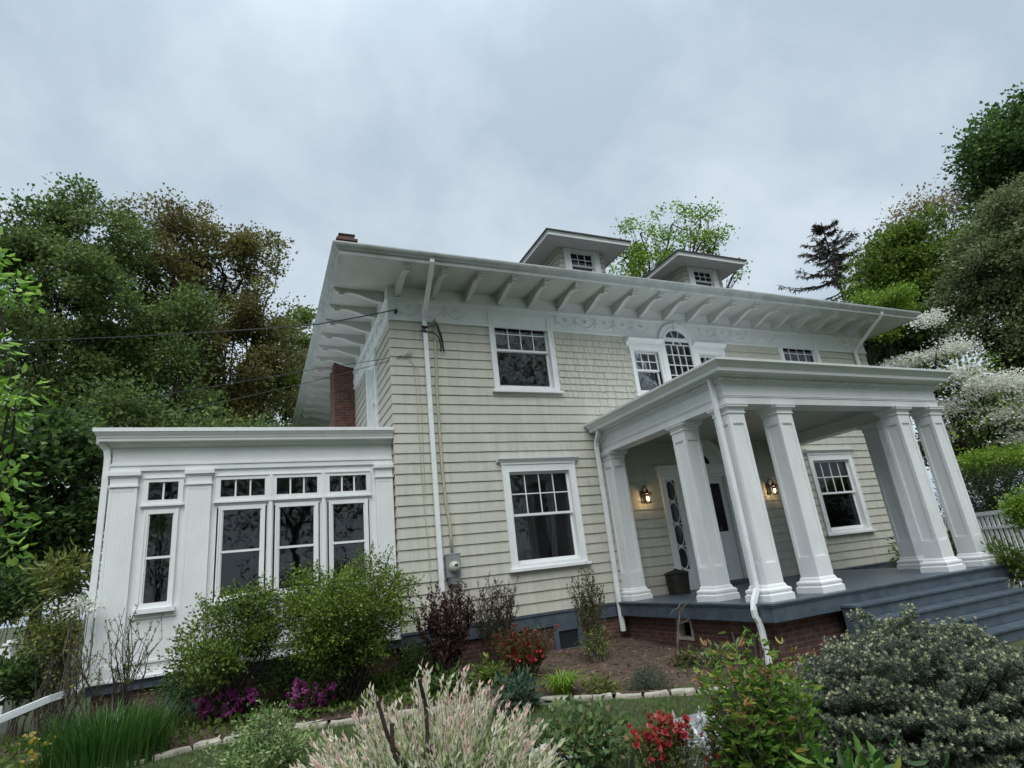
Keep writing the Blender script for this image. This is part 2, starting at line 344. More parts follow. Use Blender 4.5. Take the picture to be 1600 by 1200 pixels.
def shingles(mb, u0, u1, z0, n, holes, rough=None, expo=EXPO):
    for c in range(n):
        za = z0+c*expo; zb = za+expo; u = u0
        while u < u1-1e-6:
            ro = rough and rough(u+.1, za); w = random.uniform(.09, .24)*(1 if ro else 1.5); e = min(u1, u+w); e = u1 if u1-e < .06 else e
            g = .0035 if ro else .0007; dz = random.uniform(-.002, .002)*(2.6 if ro else 1); th = .0245+random.uniform(-.0015, .0015)*(2.2 if ro else 1)
            hit = [h for h in holes if h[0] < e and h[1] > u and h[2] < zb and h[3] > za]
            for A, B, s, q in bands(za, zb, hit, u, e):
                f = lambda z: -(th+(.005-th)*(z-za)/(zb-za))
                s2 = s+(g if s == u and u > u0 else 0); q2 = q-(g if q == e and e < u1 else 0); A2 = A+(dz if A == za else 0); B2 = B+(.004 if B == zb else 0)
                bk = lambda z: f(z)+.007
                mb.hexa([(s2, f(A2), A2), (q2, f(A2), A2), (q2, bk(A2), A2), (s2, bk(A2), A2)], [(s2, f(B2), B2), (q2, f(B2), B2), (q2, bk(B2), B2), (s2, bk(B2), B2)])
            u = e
# window openings on the front: name, casing x0 x1 z0 z1
UPW = (2.05, 3.53, 4.21, 5.94); DNW = (2.02, 3.62, .77, 2.72); RDW = (10.29, 11.89, .77, 2.72); RUW = (10.3, 11.78, 4.21, 5.94)
hole = lambda w: (w[0]+.07, w[1]-.07, w[2]+.07, w[3]-.07)
PC = 6.91
FH = [hole(UPW), hole(DNW), hole(RDW), hole(RUW), (5.62, 6.3, 4.28, 5.28), (2*PC-6.3, 2*PC-5.62, 4.28, 5.28), (6.47, 2*PC-6.47, 4.2, 5.62), (6.37, 7.45, .06, 2.42), (5.78, 6.05, .42, 2.3), (7.77, 8.04, .42, 2.3)]
LW = (1.32, 2.42, 3.72, 5.55); LH = [hole(LW)]
ZC = 5.49; AH = []; z_ = ZF
while z_ < ZC+.45: AH.append((PC-math.sqrt(.475**2-(z_+.015-ZC)**2), PC+math.sqrt(.475**2-(z_+.015-ZC)**2), z_, z_+.03)); z_ += .03
FH += AH
mb = MB(FR)
backing(mb, 0, XR, -.02, ZF+.75, FH, .003, .16)
mb.T = LF; backing(mb, .161, YB, -.02, ZF+.75, LH, .003, .16); mb.T = None
mb.box(XR-.16, XR, .161, YB, -.02, ZF+.75); mb.box(.161, XR-.161, YB-.16, YB, -.02, ZF+.75); mb.box(.161, XR-.161, .161, YB-.161, 3.0, 3.06)
mb.build('wall', SIDING, house)
mb = MB(FR)
# the cedar shingles show their joints most between the two upper windows
fh2 = [(h[0]-.05, h[1]+.05, h[2]-.05, h[3]+.05) for h in FH[:4]]+[(5.5, 2*PC-5.5, 4.2, 5.56), (PC-1.22, PC+1.22, 0, 2.6)]
RZ = 22*EXPO; shingles(mb, -.02, XR, 0, 30, fh2+[(3.58, 5.44, RZ, 9)], lambda u, z: 4.2 < u < 5.44 and z > 3.3); shingles(mb, 3.582, 5.438, RZ, 10, fh2, lambda u, z: True, (ZF-RZ)/10)
mb.T = LF; shingles(mb, -.0, 9.0, 0, 30, [(LH[0][0]-.05, LH[0][1]+.05, LH[0][2]-.05, LH[0][3]+.05)], None); mb.T = None
tag(mb.build('shingle_siding', SIDING, house), 'beige painted cedar shingles in horizontal courses')
# base board and brick foundation
mb = MB(); mb.box(-.03, XR, -.04, .1, -.25, -.012); mb.box(-.03, .1, .1, YB, -.25, -.012); mb.box(-.05, XR, -.06, -.04, -.04, -.012)
mb.build('water_table', DECK, house)
mb = MB(); mb.box(.01, XR, .0, .2, -1.2, -.25); mb.box(.01, .2, .2, YB, -1.2, -.25); mb.box(XR-.2, XR, .2, YB, -1.2, -.25); mb.build('foundation', BRICK, house)
mb = MB(); x0, x1, z0, z1 = 2.72, 3.3, -.74, -.25
for b in ((x0, x0+.09, z0, z1), (x1-.09, x1, z0, z1), (x0+.09, x1-.09, z1-.1, z1-.001), (x0+.09, x1-.09, z0, z0+.09)): mb.box(b[0], b[1], -.05, -.002, b[2], b[3])
bw = mb.build('basement_window', DECK, house)
mb = MB(); mb.box(x0+.09, x1-.09, -.022, -.018, z0+.09, z1-.1); mb.build('pane', mat('basement_glass', (.02, .025, .03), .12, spec=.6), bw)
# frieze board with swags
AX = 6.915
mb = MB(); backing(mb, -.03, XR+.02, ZF, ZE, AH, -.03, .001); mb.box(-.03, -.0, .0, YB, ZF, ZE); mb.box(-.045, XR+.02, -.052, -.03, ZF, ZF+.045); mb.box(-.052, -.03, -.03, YB, ZF, ZF+.045)
mb.box(-.05, XR+.02, -.055, -.03, ZS+.02, ZS+.07); mb.box(-.055, -.03, -.03, YB, ZS+.02, ZS+.07)
mb.build('frieze', WHITE, house)
def swag(u, w):
    T = FR; mb = MB(); pts = []
    for i in range(11):
        t = i/10; pts.append(T(u+w*t, -.032, ZF+.31-.19*math.sin(PI*t)**.8))
    mb.tube(pts, [.009+.010*math.sin(PI*i/10) for i in range(11)], 6)
    for k in range(6):
        a = k/6*2*PI; c = T(u+.035*math.cos(a), -.034, ZF+.345+.035*math.sin(a)); mb.tube([c, T(u+.035*math.cos(a), -.052, ZF+.345+.035*math.sin(a))], [.015, .007], 6)
    mb.tube([T(u, -.03, ZF+.33), T(u, -.05, ZF+.2), T(u, -.03, ZF+.13)], [.011, .013, .004], 6)
    for i in range(1, 10):
        t = i/10; z = ZF+.31-.19*math.sin(PI*t)**.8; mb.tube([T(u+w*t, -.04, z+.016), T(u+w*t, -.062, z)], [.011, .004], 5)
    for k in range(3): mb.tube([T(u+w/2+(k-1)*.05, -.03, ZF+.33+.02*(k == 1)), T(u+w/2+(k-1)*.02, -.046, ZF+.26)], [.014, .006], 5)
    return mb.mesh('swag', WHITE)
SWAG = swag(0, .5)
def inside(u, w): return any(u < b+.05 and u+w > a-.05 for a, b in ((UPW[0], UPW[1]), (RUW[0], RUW[1]), (PC-.62, PC+.62)))
u = .12
while u+.5 < XR:
    if not inside(u, .5): link('swag', SWAG, house, Vector((u, 0, 0))-house.location)
    u += .505
for k in range(16): o = link('swag', SWAG, house, Vector((0, .62+k*.505, 0))-house.location); o.rotation_euler.z = -PI/2
# eaves, gutter, roof
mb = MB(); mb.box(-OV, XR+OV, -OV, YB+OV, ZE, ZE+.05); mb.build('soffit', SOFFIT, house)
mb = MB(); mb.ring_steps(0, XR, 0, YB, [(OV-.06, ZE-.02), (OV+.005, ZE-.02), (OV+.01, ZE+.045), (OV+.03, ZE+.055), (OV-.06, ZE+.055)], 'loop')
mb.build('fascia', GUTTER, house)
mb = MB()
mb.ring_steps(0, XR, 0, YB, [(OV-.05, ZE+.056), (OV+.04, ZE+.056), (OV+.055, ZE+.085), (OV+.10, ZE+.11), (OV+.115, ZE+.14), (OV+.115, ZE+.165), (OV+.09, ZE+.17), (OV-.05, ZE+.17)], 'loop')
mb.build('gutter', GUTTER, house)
mb = MB(); RS = .44; e = OV+.07; zr = ZE+.171; hr = (YB/2+e)*RS; half = YB/2+e
mb.add([(-e, -e, zr), (XR+e, -e, zr), (XR+e, YB+e, zr), (-e, YB+e, zr), (-e+half, YB/2, zr+hr), (XR+e-half, YB/2, zr+hr)], [(0, 1, 5, 4), (1, 2, 5), (2, 3, 4, 5), (3, 0, 4), (3, 2, 1, 0)])
mb.build('roof', ROOF, house)
# eave brackets: S-profiled, deep at the wall
bp = [(0, 0), (.93, 0), (.93, -.07), (.87, -.075), (.87, -.125), (.79, -.13), (.79, -.115), (.74, -.085), (.66, -.08), (.57, -.088), (.47, -.11), (.36, -.15), (.25, -.185), (.14, -.21), (.05, -.22), (0, -.22)]
mb = MB(); mb.prism(bp, lambda p, s: ((-.05, .05)[s], -p[0], p[1])); mb.box(-.072, .072, -.965, -.84, -.035, -.001)
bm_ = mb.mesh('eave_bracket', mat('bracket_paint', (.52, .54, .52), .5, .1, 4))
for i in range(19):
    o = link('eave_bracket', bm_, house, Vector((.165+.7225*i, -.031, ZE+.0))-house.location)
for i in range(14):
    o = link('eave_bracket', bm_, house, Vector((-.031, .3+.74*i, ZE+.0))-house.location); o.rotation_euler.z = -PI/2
# chimney
mb = MB(); mb.box(-.52, -.0, 4.3, 5.2, -.6, 7.2); mb.box(-.34, .08, 4.32, 5.18, 7.2, 10.0); mb.box(-.36, .10, 4.3, 5.2, 10.0, 10.02); mb.box(-.42, .16, 4.26, 5.24, 10.021, 10.09); mb.box(-.33, .08, 4.34, 5.16, 10.091, 10.22); ch = mb.build('chimney', BRICKC, house)
mb = MB(); mb.box(-.35, .10, 4.32, 5.18, 10.221, 10.26); mb.build('chimney_cap', BARK, ch)

# windows ---------------------------------------------------------------
def sash(parent, T, x0, x1, z0, z1, d, cols, rows, fw=.045, mw=.02, bot=None):
    b = bot or fw; mb = MB(T); t = .035
    mb.box(x0, x0+fw, d, d+t, z0, z1); mb.box(x1-fw, x1, d, d+t, z0, z1); mb.box(x0+fw, x1-fw, d+.001, d+t-.001, z1-fw, z1); mb.box(x0+fw, x1-fw, d+.001, d+t-.001, z0, z0+b)
    gx0, gx1, gz0, gz1 = x0+fw, x1-fw, z0+b, z1-fw
    for i in range(1, cols): c = gx0+(gx1-gx0)*i/cols; mb.box(c-mw/2, c+mw/2, d+.004, d+t-.004, gz0, gz1)
    for j in range(1, rows): c = gz0+(gz1-gz0)*j/rows; mb.box(gx0, gx1, d+.006, d+t-.006, c-mw/2, c+mw/2)
    mb.build('sash', WHITE2, parent)
    g = MB(T); g.box(gx0-.005, gx1+.005, d+.016, d+.020, gz0-.005, gz1+.005); g.build('pane', GLASS, parent)
def window(T, w, cw=.12, cap=False, top_open=False, meet=None, cols=4, rows=2, cover=None, sill=True, split=True, name='window', head=None):
    x0, x1, z0, z1 = w; mb = MB(T); h = head or cw
    mb.box(x0, x0+cw, -.045, .13, z0+.03, z1); mb.box(x1-cw, x1, -.045, .13, z0+.03, z1); mb.box(x0+cw, x1-cw, -.044, .13, z1-h, z1)
    mb.box(x0-.0, x0+.028, -.058, -.045, z0+.03, z1); mb.box(x1-.028, x1, -.058, -.045, z0+.03, z1)
    mb.box(x0+cw-.02, x0+cw, -.054, -.045, z0+.08, z1-h); mb.box(x1-cw, x1-cw+.02, -.054, -.045, z0+.08, z1-h)
    if sill:
        mb.box(x0-.05, x1+.05, -.10, .13, z0-.02, z0+.03); mb.box(x0+cw, x1-cw, -.05, .13, z0+.03, z0+.10)
    if cap:
        mb.box(x0-.02, x1+.02, -.06, -.0, z1+.001, z1+.05)
        mb.prism([(-.0, z1+.05), (-.07, z1+.05), (-.085, z1+.075), (-.12, z1+.10), (-.125, z1+.135), (-.0, z1+.15)], lambda p, s: ((x0-.09, x1+.09)[s], p[0], p[1]))
    root = mb.build(name, WHITE2, house); a, b = x0+cw, x1-cw; lo = z0+.10 if sill else z0+cw*.6; hi = z1-h
    m = meet or (lo+hi)/2
    if split:
        sash(root, T, a, b, m-.02, hi, .035, cols, rows); sash(root, T, a, b, lo, m+.018, .078, 1, 1, bot=.07)
    else: sash(root, T, a, b, lo, hi, .04, cols, rows)
    if cover == 'blind':
        c = MB(T); z = hi-.02; k = 0
        while z > lo+.13:
            c.add([(a+.02, .15, z), (b-.02, .15, z), (b-.02, .172, z-.024), (a+.02, .172, z-.024)], [(0, 1, 2, 3)]); z -= .032; k += 1
        c.box(a+.02, b-.02, .148, .175, lo+.09, lo+.12); c.build('blind', BLIND, root)
    if cover == 'curtain':
        c = MB(T); n = 60
        for s, e in ((a-.05, a+(b-a)*.36), (b-(b-a)*.34, b+.05)):
            pts = [(s+(e-s)*i/n, .2+.03*math.sin(i*1.15)+.012*math.sin(i*.43)) for i in range(n+1)]
            c.add([(p[0], p[1], lo-.1) for p in pts]+[(p[0], p[1], hi+.1) for p in pts], [(i, i+1, n+2+i, n+1+i) for i in range(n)])
        c.build('curtain', CURT, root, smooth=True)
    if cover == 'lace':
        c = MB(T); n = 40; pts = [(a+(b-a)*i/n, .16+.012*math.sin(i*1.6)) for i in range(n+1)]
        c.add([(p[0], p[1], m-.2) for p in pts]+[(p[0], p[1], hi+.1) for p in pts], [(i, i+1, n+2+i, n+1+i) for i in range(n)]); c.build('curtain', LACE, root, smooth=True)
    return root
window(FR, UPW, .115, cover='blind', meet=5.14, head=.045); window(FR, RUW, .115, cover='blind', meet=5.14, head=.045)
window(FR, DNW, .14, cap=True, cover='curtain', meet=1.76); window(FR, RDW, .14, cap=True, cover='curtain', meet=1.76)
window(LF, LW, .13, cover='blind')
# Palladian window on the stair landing
for s in (0, 1):
    x0, x1 = (5.49, 6.40) if s == 0 else (2*PC-6.40, 2*PC-5.49)
    r = window(FR, (x0, x1, 4.19, 5.30), .10, head=.015, meet=4.83, cols=3, rows=2, cover='lace' if s else None)
    mb = MB(); mb.box(x0-.01, x1+.01, -.06, .0, 5.301, 5.37)
    mb.prism([(-.0, 5.37), (-.065, 5.37), (-.045, 5.375), (-.045, 5.46), (-.08, 5.47), (-.09, 5.49), (-.14, 5.50), (-.16, 5.53), (-.165, 5.56), (0, 5.575)], lambda p, k: ((x0-.06, x1+.03)[k], p[0], p[1])); mb.build('cornice', WHITE2, r)
mb = MB()
def arch(mb, cx, zc, r0, r1, d0, d1, n=24):
    for i in range(n):
        a, b = PI*i/n, PI*(i+1)/n; q = lambda r, t, d: (cx+r*math.cos(t), d, zc+r*math.sin(t))
        mb.hexa([q(r0, a, d0), q(r1, a, d0), q(r1, a, d1), q(r0, a, d1)], [q(r0, b, d0), q(r1, b, d0), q(r1, b, d1), q(r0, b, d1)])
zc = 5.49
for s in (-1, 1):
    mb.box(min(PC+s*.42, PC+s*.525), max(PC+s*.42, PC+s*.525), -.062, .12, 4.19, zc)
arch(mb, PC, zc, .42, .525, -.062, .02); arch(mb, PC, zc, .50, .56, -.085, -.063); arch(mb, PC, zc, .42, .445, -.08, -.063)
mb.box(PC-.045, PC+.045, -.11, -.062, zc+.38, zc+.57); mb.box(PC-.52, PC+.52, -.09, .12, 4.14, 4.188)
pw = mb.build('arched_window', WHITE2, house); mb = MB()
arch(mb, PC, zc, .375, .419, -.05, .0); arch(mb, PC, zc, .10, .13, -.035, -.012, 16)
for s in (-1, 1): mb.box(min(PC+s*.375, PC+s*.419), max(PC+s*.375, PC+s*.419), -.05, .0, 4.20, zc)
for k in range(1, 4): c = PC-.375+.75*k/4; mb.box(c-.009, c+.009, -.036, -.012, 4.2, zc)
for k in range(0, 6): z = 4.2+(zc-4.2)*k/5; mb.box(PC-.375, PC+.375, -.034, -.014, z-.009, z+.009)
for k in range(1, 5):
    t = PI*k/5; mb.tube([(PC+.12*math.cos(t), -.024, zc+.12*math.sin(t)), (PC+.38*math.cos(t), -.024, zc+.38*math.sin(t))], .011, 4)
mb.build('sash', WHITE2, pw)
mb = MB(); pts = ([(PC-.38, 4.2), (PC+.38, 4.2)]+[(PC+.38*math.cos(PI*i/16), zc+.38*math.sin(PI*i/16)) for i in range(17)])[::-1]
mb.prism(pts, lambda p, s: (p[0], (-.022, -.018)[s], p[1])); mb.build('pane', glass_mat('landing_glass', .85, 1.5, 1.0), pw)
mb = MB(); mb.box(PC-.4, PC+.4, .155, .16, 5.0, 5.62); mb.build('curtain', LACE, pw)
# front wall filler between the three lights
mb = MB(); mb.box(6.401, 6.42+.065, -.03, .12, 4.19, 5.60); mb.box(2*PC-6.485, 2*PC-6.401, -.03, .12, 4.19, 5.60); mb.box(5.44, 2*PC-5.44, -.03, .0, 5.576, 5.619); mb.build('window_surround', WHITE, pw)

# front door ------------------------------------------------------------
mb = MB()
for s in (-1, 1):
    f = lambda a, b: (min(PC+s*a, PC+s*b), max(PC+s*a, PC+s*b))
    for a, b, d in ((1.12, 1.25, -.07), (.572, .855, -.06)):
        x0, x1 = f(a, b); mb.box(x0, x1, d, .1, 0.01, 2.36)
    x0, x1 = f(.855, 1.12); mb.box(x0, x1, -.03, .1, .01, .42); mb.box(x0, x1, -.03, .1, 2.28, 2.36)
    x0, x1 = f(.66, .82); mb.box(x0, x0+.03, -.072, -.06, .3, 2.2); mb.box(x1-.03, x1, -.072, -.06, .3, 2.2)
mb.box(PC-1.27, PC+1.27, -.08, .1, 2.36, 2.5); mb.box(PC-1.31, PC+1.31, -.13, .0, 2.5, 2.58); mb.box(PC-.6, PC+.6, -.05, .1, 2.30, 2.359)
arch(mb, PC, 2.585, .50, .62, -.10, .0, 20); arch(mb, PC, 2.585, .22, .50, -.05, .0, 20)
ds = mb.build('door_surround', WHITE2, house)
mb = MB(); arch(mb, PC, 2.585, .02, .22, -.045, -.04, 14); mb.build('fanlight', mat('fan_glass', (.02, .02, .022), .1, spec=.6), ds)
for s in (-1, 1):
    cx_ = PC+s*.9875; mb = MB(); mb.box(cx_-.132, cx_+.132, .0, .004, .42, 2.28); sl = mb.build('sidelight', mat('side_glass', (.02, .022, .025), .08, spec=.6), ds)
    mb = MB()
    for k in range(4):
        zc_ = .65+k*.465
        for i in range(24):
            a, b = 2*PI*i/24, 2*PI*(i+1)/24; q = lambda r, t, d: (cx_+r*.58*math.cos(t), d, zc_+r*math.sin(t))
            mb.hexa([q(.205, a, -.012), q(.23, a, -.012), q(.23, a, -.001), q(.205, a, -.001)], [q(.205, b, -.012), q(.23, b, -.012), q(.23, b, -.001), q(.205, b, -.001)])
        mb.box(cx_-.13, cx_+.13, -.013, -.001, zc_+.222, zc_+.242)
    mb.build('tracery', WHITE2, sl)
mb = MB(); x0, x1 = PC-.57, PC+.57
mb.box(x0, x0+.13, .02, .065, .09, 2.3); mb.box(x1-.13, x1, .02, .065, .09, 2.3); mb.box(x0+.13, x1-.13, .021, .064, .09, 1.1); mb.box(x0+.13, x1-.13, .021, .064, 2.16, 2.3)
for xx in (PC-.4, PC+.04):
    for a, b, c, d in ((xx, xx+.36, .22, .24), (xx, xx+.36, .96, .98), (xx, xx+.02, .24, .96), (xx+.34, xx+.36, .24, .96)): mb.box(a, b, .006, .021, c, d)
    mb.box(xx+.07, xx+.29, .012, .021, .32, .88)
door = mb.build('front_door', WHITE2, house)
mb = MB(); mb.box(PC-.44, PC+.44, .04, .044, 1.1, 2.16); mb.build('door_pane', GLASS, door)
mb = MB(); n = 30; pts = [(PC-.44+.74*i/n, .085+.012*math.sin(i*1.4)) for i in range(n+1)]
mb.add([(p[0], p[1], 1.12) for p in pts]+[(p[0], p[1], 2.15) for p in pts], [(i, i+1, n+2+i, n+1+i) for i in range(n)]); mb.build('lace_curtain', LACE, door)
mb = MB(); mb.tube([(PC-.5, .02, 1.02), (PC-.5, -.04, 1.02)], .012, 8); mb.lathe([(.001, -.03), (.03, -.02), (.035, 0), (.03, .02), (.001, .03)], (PC-.5, -.06, 1.02), 12); mb.build('door_knob', BLACK, door)
mb = MB(); mb.box(PC-.62, PC+.62, -.12, .1, .002, .09); mb.build('threshold', DECK, house)

# dormers ---------------------------------------------------------------
def dormer(x0, x1, yf, zt, ov):
    zb = 7.1; c = (x0+x1)/2; mb = MB(FR); wn = (c-.43, c+.43, 7.62, zt-.06); hd = [(wn[0]+.05, wn[1]-.05, wn[2]+.05, wn[3]-.03)]
    T = lambda u, d, z: (u, yf+d, z); mb.T = T
    backing(mb, x0, x1, zb, zt+.01, hd, .003, .1); shingles(mb, x0, x1, zb-.02, 10, [(wn[0], wn[1], wn[2], 9.9)], None, (zt-zb)/10)
    mb.T = lambda u, d, z: (x0+d, u, z); shingles(mb, yf, 4.2, zb-.02, 10, [], None, (zt-zb)/10); mb.box(yf+.1, 4.2, .003, .1, zb, zt+.01)
    mb.T = lambda u, d, z: (x1-d, u, z); shingles(mb, yf, 4.2, zb-.02, 10, [], None, (zt-zb)/10); mb.box(yf+.1, 4.2, .003, .1, zb, zt+.01)
    d = mb.build('dormer', SIDING, house)
    mb = MB(T); cw = .085; a, b, z0, z1 = wn; out = .10
    mb.box(a-out, a+cw, -.05, .06, z0, zt); mb.box(b-cw, b+out, -.05, .06, z0, zt); mb.box(a+cw, b-cw, -.048, .06, z1-.02, zt); mb.box(a-out-.02, b+out+.02, -.08, .06, z0-.06, z0-.001)
    mb.box(a, a+cw-.02, -.062, -.05, z0, z1); mb.box(b-cw+.02, b, -.062, -.05, z0, z1); mb.box(a+cw, b-cw, .0, .06, z0, z0+.05)
    m = z0+.40; gx0, gx1 = a+cw, b-cw
    for (s0, s1, dd, cols, rows) in ((m, z1-.02, .0, 3, 2), (z0+.05, m+.03, .035, 1, 1)):
        mb.box(gx0, gx0+.035, dd, dd+.03, s0, s1); mb.box(gx1-.035, gx1, dd, dd+.03, s0, s1); mb.box(gx0+.035, gx1-.035, dd+.001, dd+.029, s1-.035, s1); mb.box(gx0+.035, gx1-.035, dd+.001, dd+.029, s0, s0+.035)
        for i in range(1, cols): q = gx0+.035+(gx1-gx0-.07)*i/cols; mb.box(q-.009, q+.009, dd+.004, dd+.026, s0+.03, s1-.03)
        for j in range(1, rows): q = s0+.03+(s1-s0-.06)*j/rows; mb.box(gx0+.03, gx1-.03, dd+.006, dd+.024, q-.009, q+.009)
    mb.build('dormer_window', WHITE2, d)
    mb = MB(T); mb.box(gx0, gx1, .018, .02, m+.01, z1-.03); mb.box(gx0, gx1, .052, .054, z0+.06, m+.02); mb.build('dormer_pane', GLASS, d)
    mb = MB(T); mb.box(gx0-.02, gx1+.02, .12, .125, m+.05, z1); mb.build('dormer_curtain', LACE, d)
    mb = MB(); mb.box(x0-ov, x1+ov, yf-ov, 5.2, zt+.011, zt+.05); mb.ring_steps(x0, x1, yf, 5.0, [(ov-.03, zt-.005), (ov+.003, zt-.005), (ov+.003, zt+.06), (ov+.02, zt+.075), (ov+.02, zt+.10), (ov-.03, zt+.10)], 'loop')
    mb.build('dormer_eave', WHITE, d)
    mb = MB(); o = ov+.05; w2 = (x1-x0)/2+o; ht = w2*.28; za = zt+.101
    mb.add([(x0-o, yf-o, za), (x1+o, yf-o, za), (x1+o, 5.4, za), (x0-o, 5.4, za), (c, yf-o+w2, za+ht), (c, 5.4, za+ht)]+[(x0-o, yf-o, za+.035), (x1+o, yf-o, za+.035), (x1+o, 5.4, za+.035), (x0-o, 5.4, za+.035)],
           [(6, 7, 4), (7, 8, 5, 4), (9, 6, 4, 5), (0, 1, 7, 6), (1, 2, 8, 7), (3, 0, 6, 9), (3, 2, 1, 0), (8, 9, 5), (2, 3, 9, 8)])
    mb.build('dormer_roof', ROOF, d)
DY = 1.03
dormer(4.63, 5.99, DY, 8.50, .52); dormer(8.62, 10.02, DY, 8.45, .52)

# porch -----------------------------------------------------------------
PX0, PX1, PY = 4.12, 9.80, -3.86
mb = MB(); mb.box(PX0-.03, PX1+.03, PY-.03, -.05, -.03, .0); mb.box(PX0, PX1, PY, -.05, -.245, -.031)
mb.box(PX0-.012, PX1+.012, PY-.012, -.05, -.06, -.0305)
pd = mb.build('porch_deck', DECK, house, bevel=.004)
mb = MB(); VX = 4.3
for a, b, c, d in ((PY+.2, -1.93, -1.3, -.25), (-1.54, -.001, -1.3, -.25), (-1.93, -1.54, -1.3, -.60), (-1.93, -1.54, -.28, -.25)): mb.box(VX, VX+.2, a, b, c, d)
mb.box(VX+.2, PX1-.2, PY+.2, PY+.4, -1.3, -.25); mb.box(PX1-.4, PX1-.2, PY+.4, -.001, -1.3, -.25); pb = mb.build('porch_foundation', BRICK, house)
mb = MB(); 
for a, b, c, d in ((-1.93, -1.885, -.6, -.28), (-1.585, -1.54, -.6, -.28), (-1.885, -1.585, -.6, -.555), (-1.885, -1.585, -.325, -.28)): mb.box(VX-.015, VX+.1, a, b, c, d)
mb.build('vent_frame', STONE, pb)
# steps
mb = MB(); SX0, SX1 = 5.42, 9.06
for k in range(4):
    z = -.175*(k+1); y = PY-.03-.24*(k+1)+.03; ex = .0
    mb.box(SX0-.02, SX1+.02, y-.03, y+.24, z-.035, z); mb.box(SX0, SX1, y, y+.02, z-.175, z-.036)
    mb.box(SX0, SX0+.03, y+.021, PY-.002, z-.2105, z-.036); mb.box(SX1-.03, SX1, y+.021, PY-.002, z-.2105, z-.036)
mb.build('porch_steps', DECK, house, bevel=.004)
# columns: panelled square shafts
CW = .32; ZT = 2.88
def column_parts():
    w = CW/2; t = .02; s = MB(); s.box(-w+t, w-t, -w+t, w-t, .2, ZT-.12); st = .055
    for a in (-1, 1):
        for b in (-1, 1): s.box(min(a*w, a*(w-st)), max(a*w, a*(w-st)), min(b*w, b*(w-st)), max(b*w, b*(w-st)), .2, ZT-.12)
    for z0, z1 in ((.2, .50), (2.58, ZT-.12)):
        s.box(-w+st, w-st, -w+.0, -w+st, z0, z1); s.box(-w+st, w-st, w-st, w, z0, z1); s.box(-w, -w+st, -w+st, w-st, z0, z1); s.box(w-st, w, -w+st, w-st, z0, z1)
    q = .008                                                    # bead round the panels
    for z0, z1 in ((.50, .515), (2.565, 2.58)):
        for a in (-1, 1):
            s.box(-w+st, w-st, min(a*(w-.002), a*(w-t)), max(a*(w-.002), a*(w-t)), z0, z1); s.box(min(a*(w-.002), a*(w-t)), max(a*(w-.002), a*(w-t)), -w+st, w-st, z0, z1)
    b = MB(); b.ring_steps(-w, w, -w, w, [(.075, .001), (.075, .085), (.062, .09), (.055, .10), (.058, .115), (.062, .13), (.06, .15), (.05, .165), (.03, .17), (.022, .18), (.018, .2), (.002, .225)])
    c = MB(); c.ring_steps(-w, w, -w, w, [(.002, ZT-.155), (.018, ZT-.15), (.018, ZT-.13), (.006, ZT-.128), (.012, ZT-.10), (.03, ZT-.075), (.055, ZT-.06), (.06, ZT-.055), (.06, ZT-.03), (.07, ZT-.025), (.07, ZT-.001)])
    return s.mesh('shaft', WHITE), b.mesh('base', WHITE), c.mesh('capital', WHITE)
SH, BA, CA = column_parts()
YR = (-.327, -2.609, -3.672)
for x, y in [(4.326, YR[0]), (4.326, YR[1]), (4.326, YR[2]), (5.357, YR[2]), (8.337, YR[2]), (9.309, YR[2]), (9.309, YR[1]), (9.309, YR[0])]:
    o = link('column', SH, house, Vector((x+CW/2, y+CW/2, 0))-house.location)
    link('base', BA, o, Vector((0, 0, 0))); link('capital', CA, o, Vector((0, 0, 0)))
# entablature
BX0, BX1, BY = 4.326, 9.635, -3.672; TH = .33
mb = MB()
def ring3(mb, o, i, z0, z1):                                    # three-sided beam, open to the wall
    mb.box(BX0-o, BX0+i, BY+i, -.032, z0, z1); mb.box(BX1-i, BX1+o, BY+i, -.032, z0, z1); mb.box(BX0-o, BX1+o, BY-o, BY+i, z0, z1)
ring3(mb, .0, TH, ZT, 3.205); ring3(mb, .012, .05, ZT+.11, ZT+.13); ring3(mb, .02, .03, ZT+.131, ZT+.14)
pr = mb.build('porch_beam', WHITE, house)
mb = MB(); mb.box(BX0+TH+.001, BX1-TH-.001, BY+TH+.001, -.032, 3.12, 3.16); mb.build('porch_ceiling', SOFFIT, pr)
mb = MB(); ring3(mb, .025, .1, 3.206, 3.225); ring3(mb, .035, .1, 3.2255, 3.30)
k = BX0-.06
while k < BX1+.06: mb.box(k, k+.028, BY-.075, BY-.035, 3.235, 3.292); k += .052
k = BY-.06
while k < -.06: mb.box(BX0-.075, BX0-.035, k, k+.028, 3.235, 3.292); mb.box(BX1+.035, BX1+.075, k, k+.028, 3.235, 3.292); k += .052
mb.build('dentil_band', WHITE, pr)
mb = MB(); mb.ring_steps(BX0, BX1-.09, BY, -.032, [(.02, 3.301), (.085, 3.301), (.10, 3.315), (.10, 3.33), (.24, 3.335), (.245, 3.395), (.26, 3.40), (.275, 3.42), (.30, 3.445), (.325, 3.46), (.33, 3.47), (.345, 3.472), (.35, 3.508), (.30, 3.515), (-.2, 3.525)], 'top')
# keep the cornice off the house wall
for i, v in enumerate(mb.v): mb.v[i] = (v[0], min(v[1], -.033), v[2])
mb.build('porch_cornice', WHITE, house)

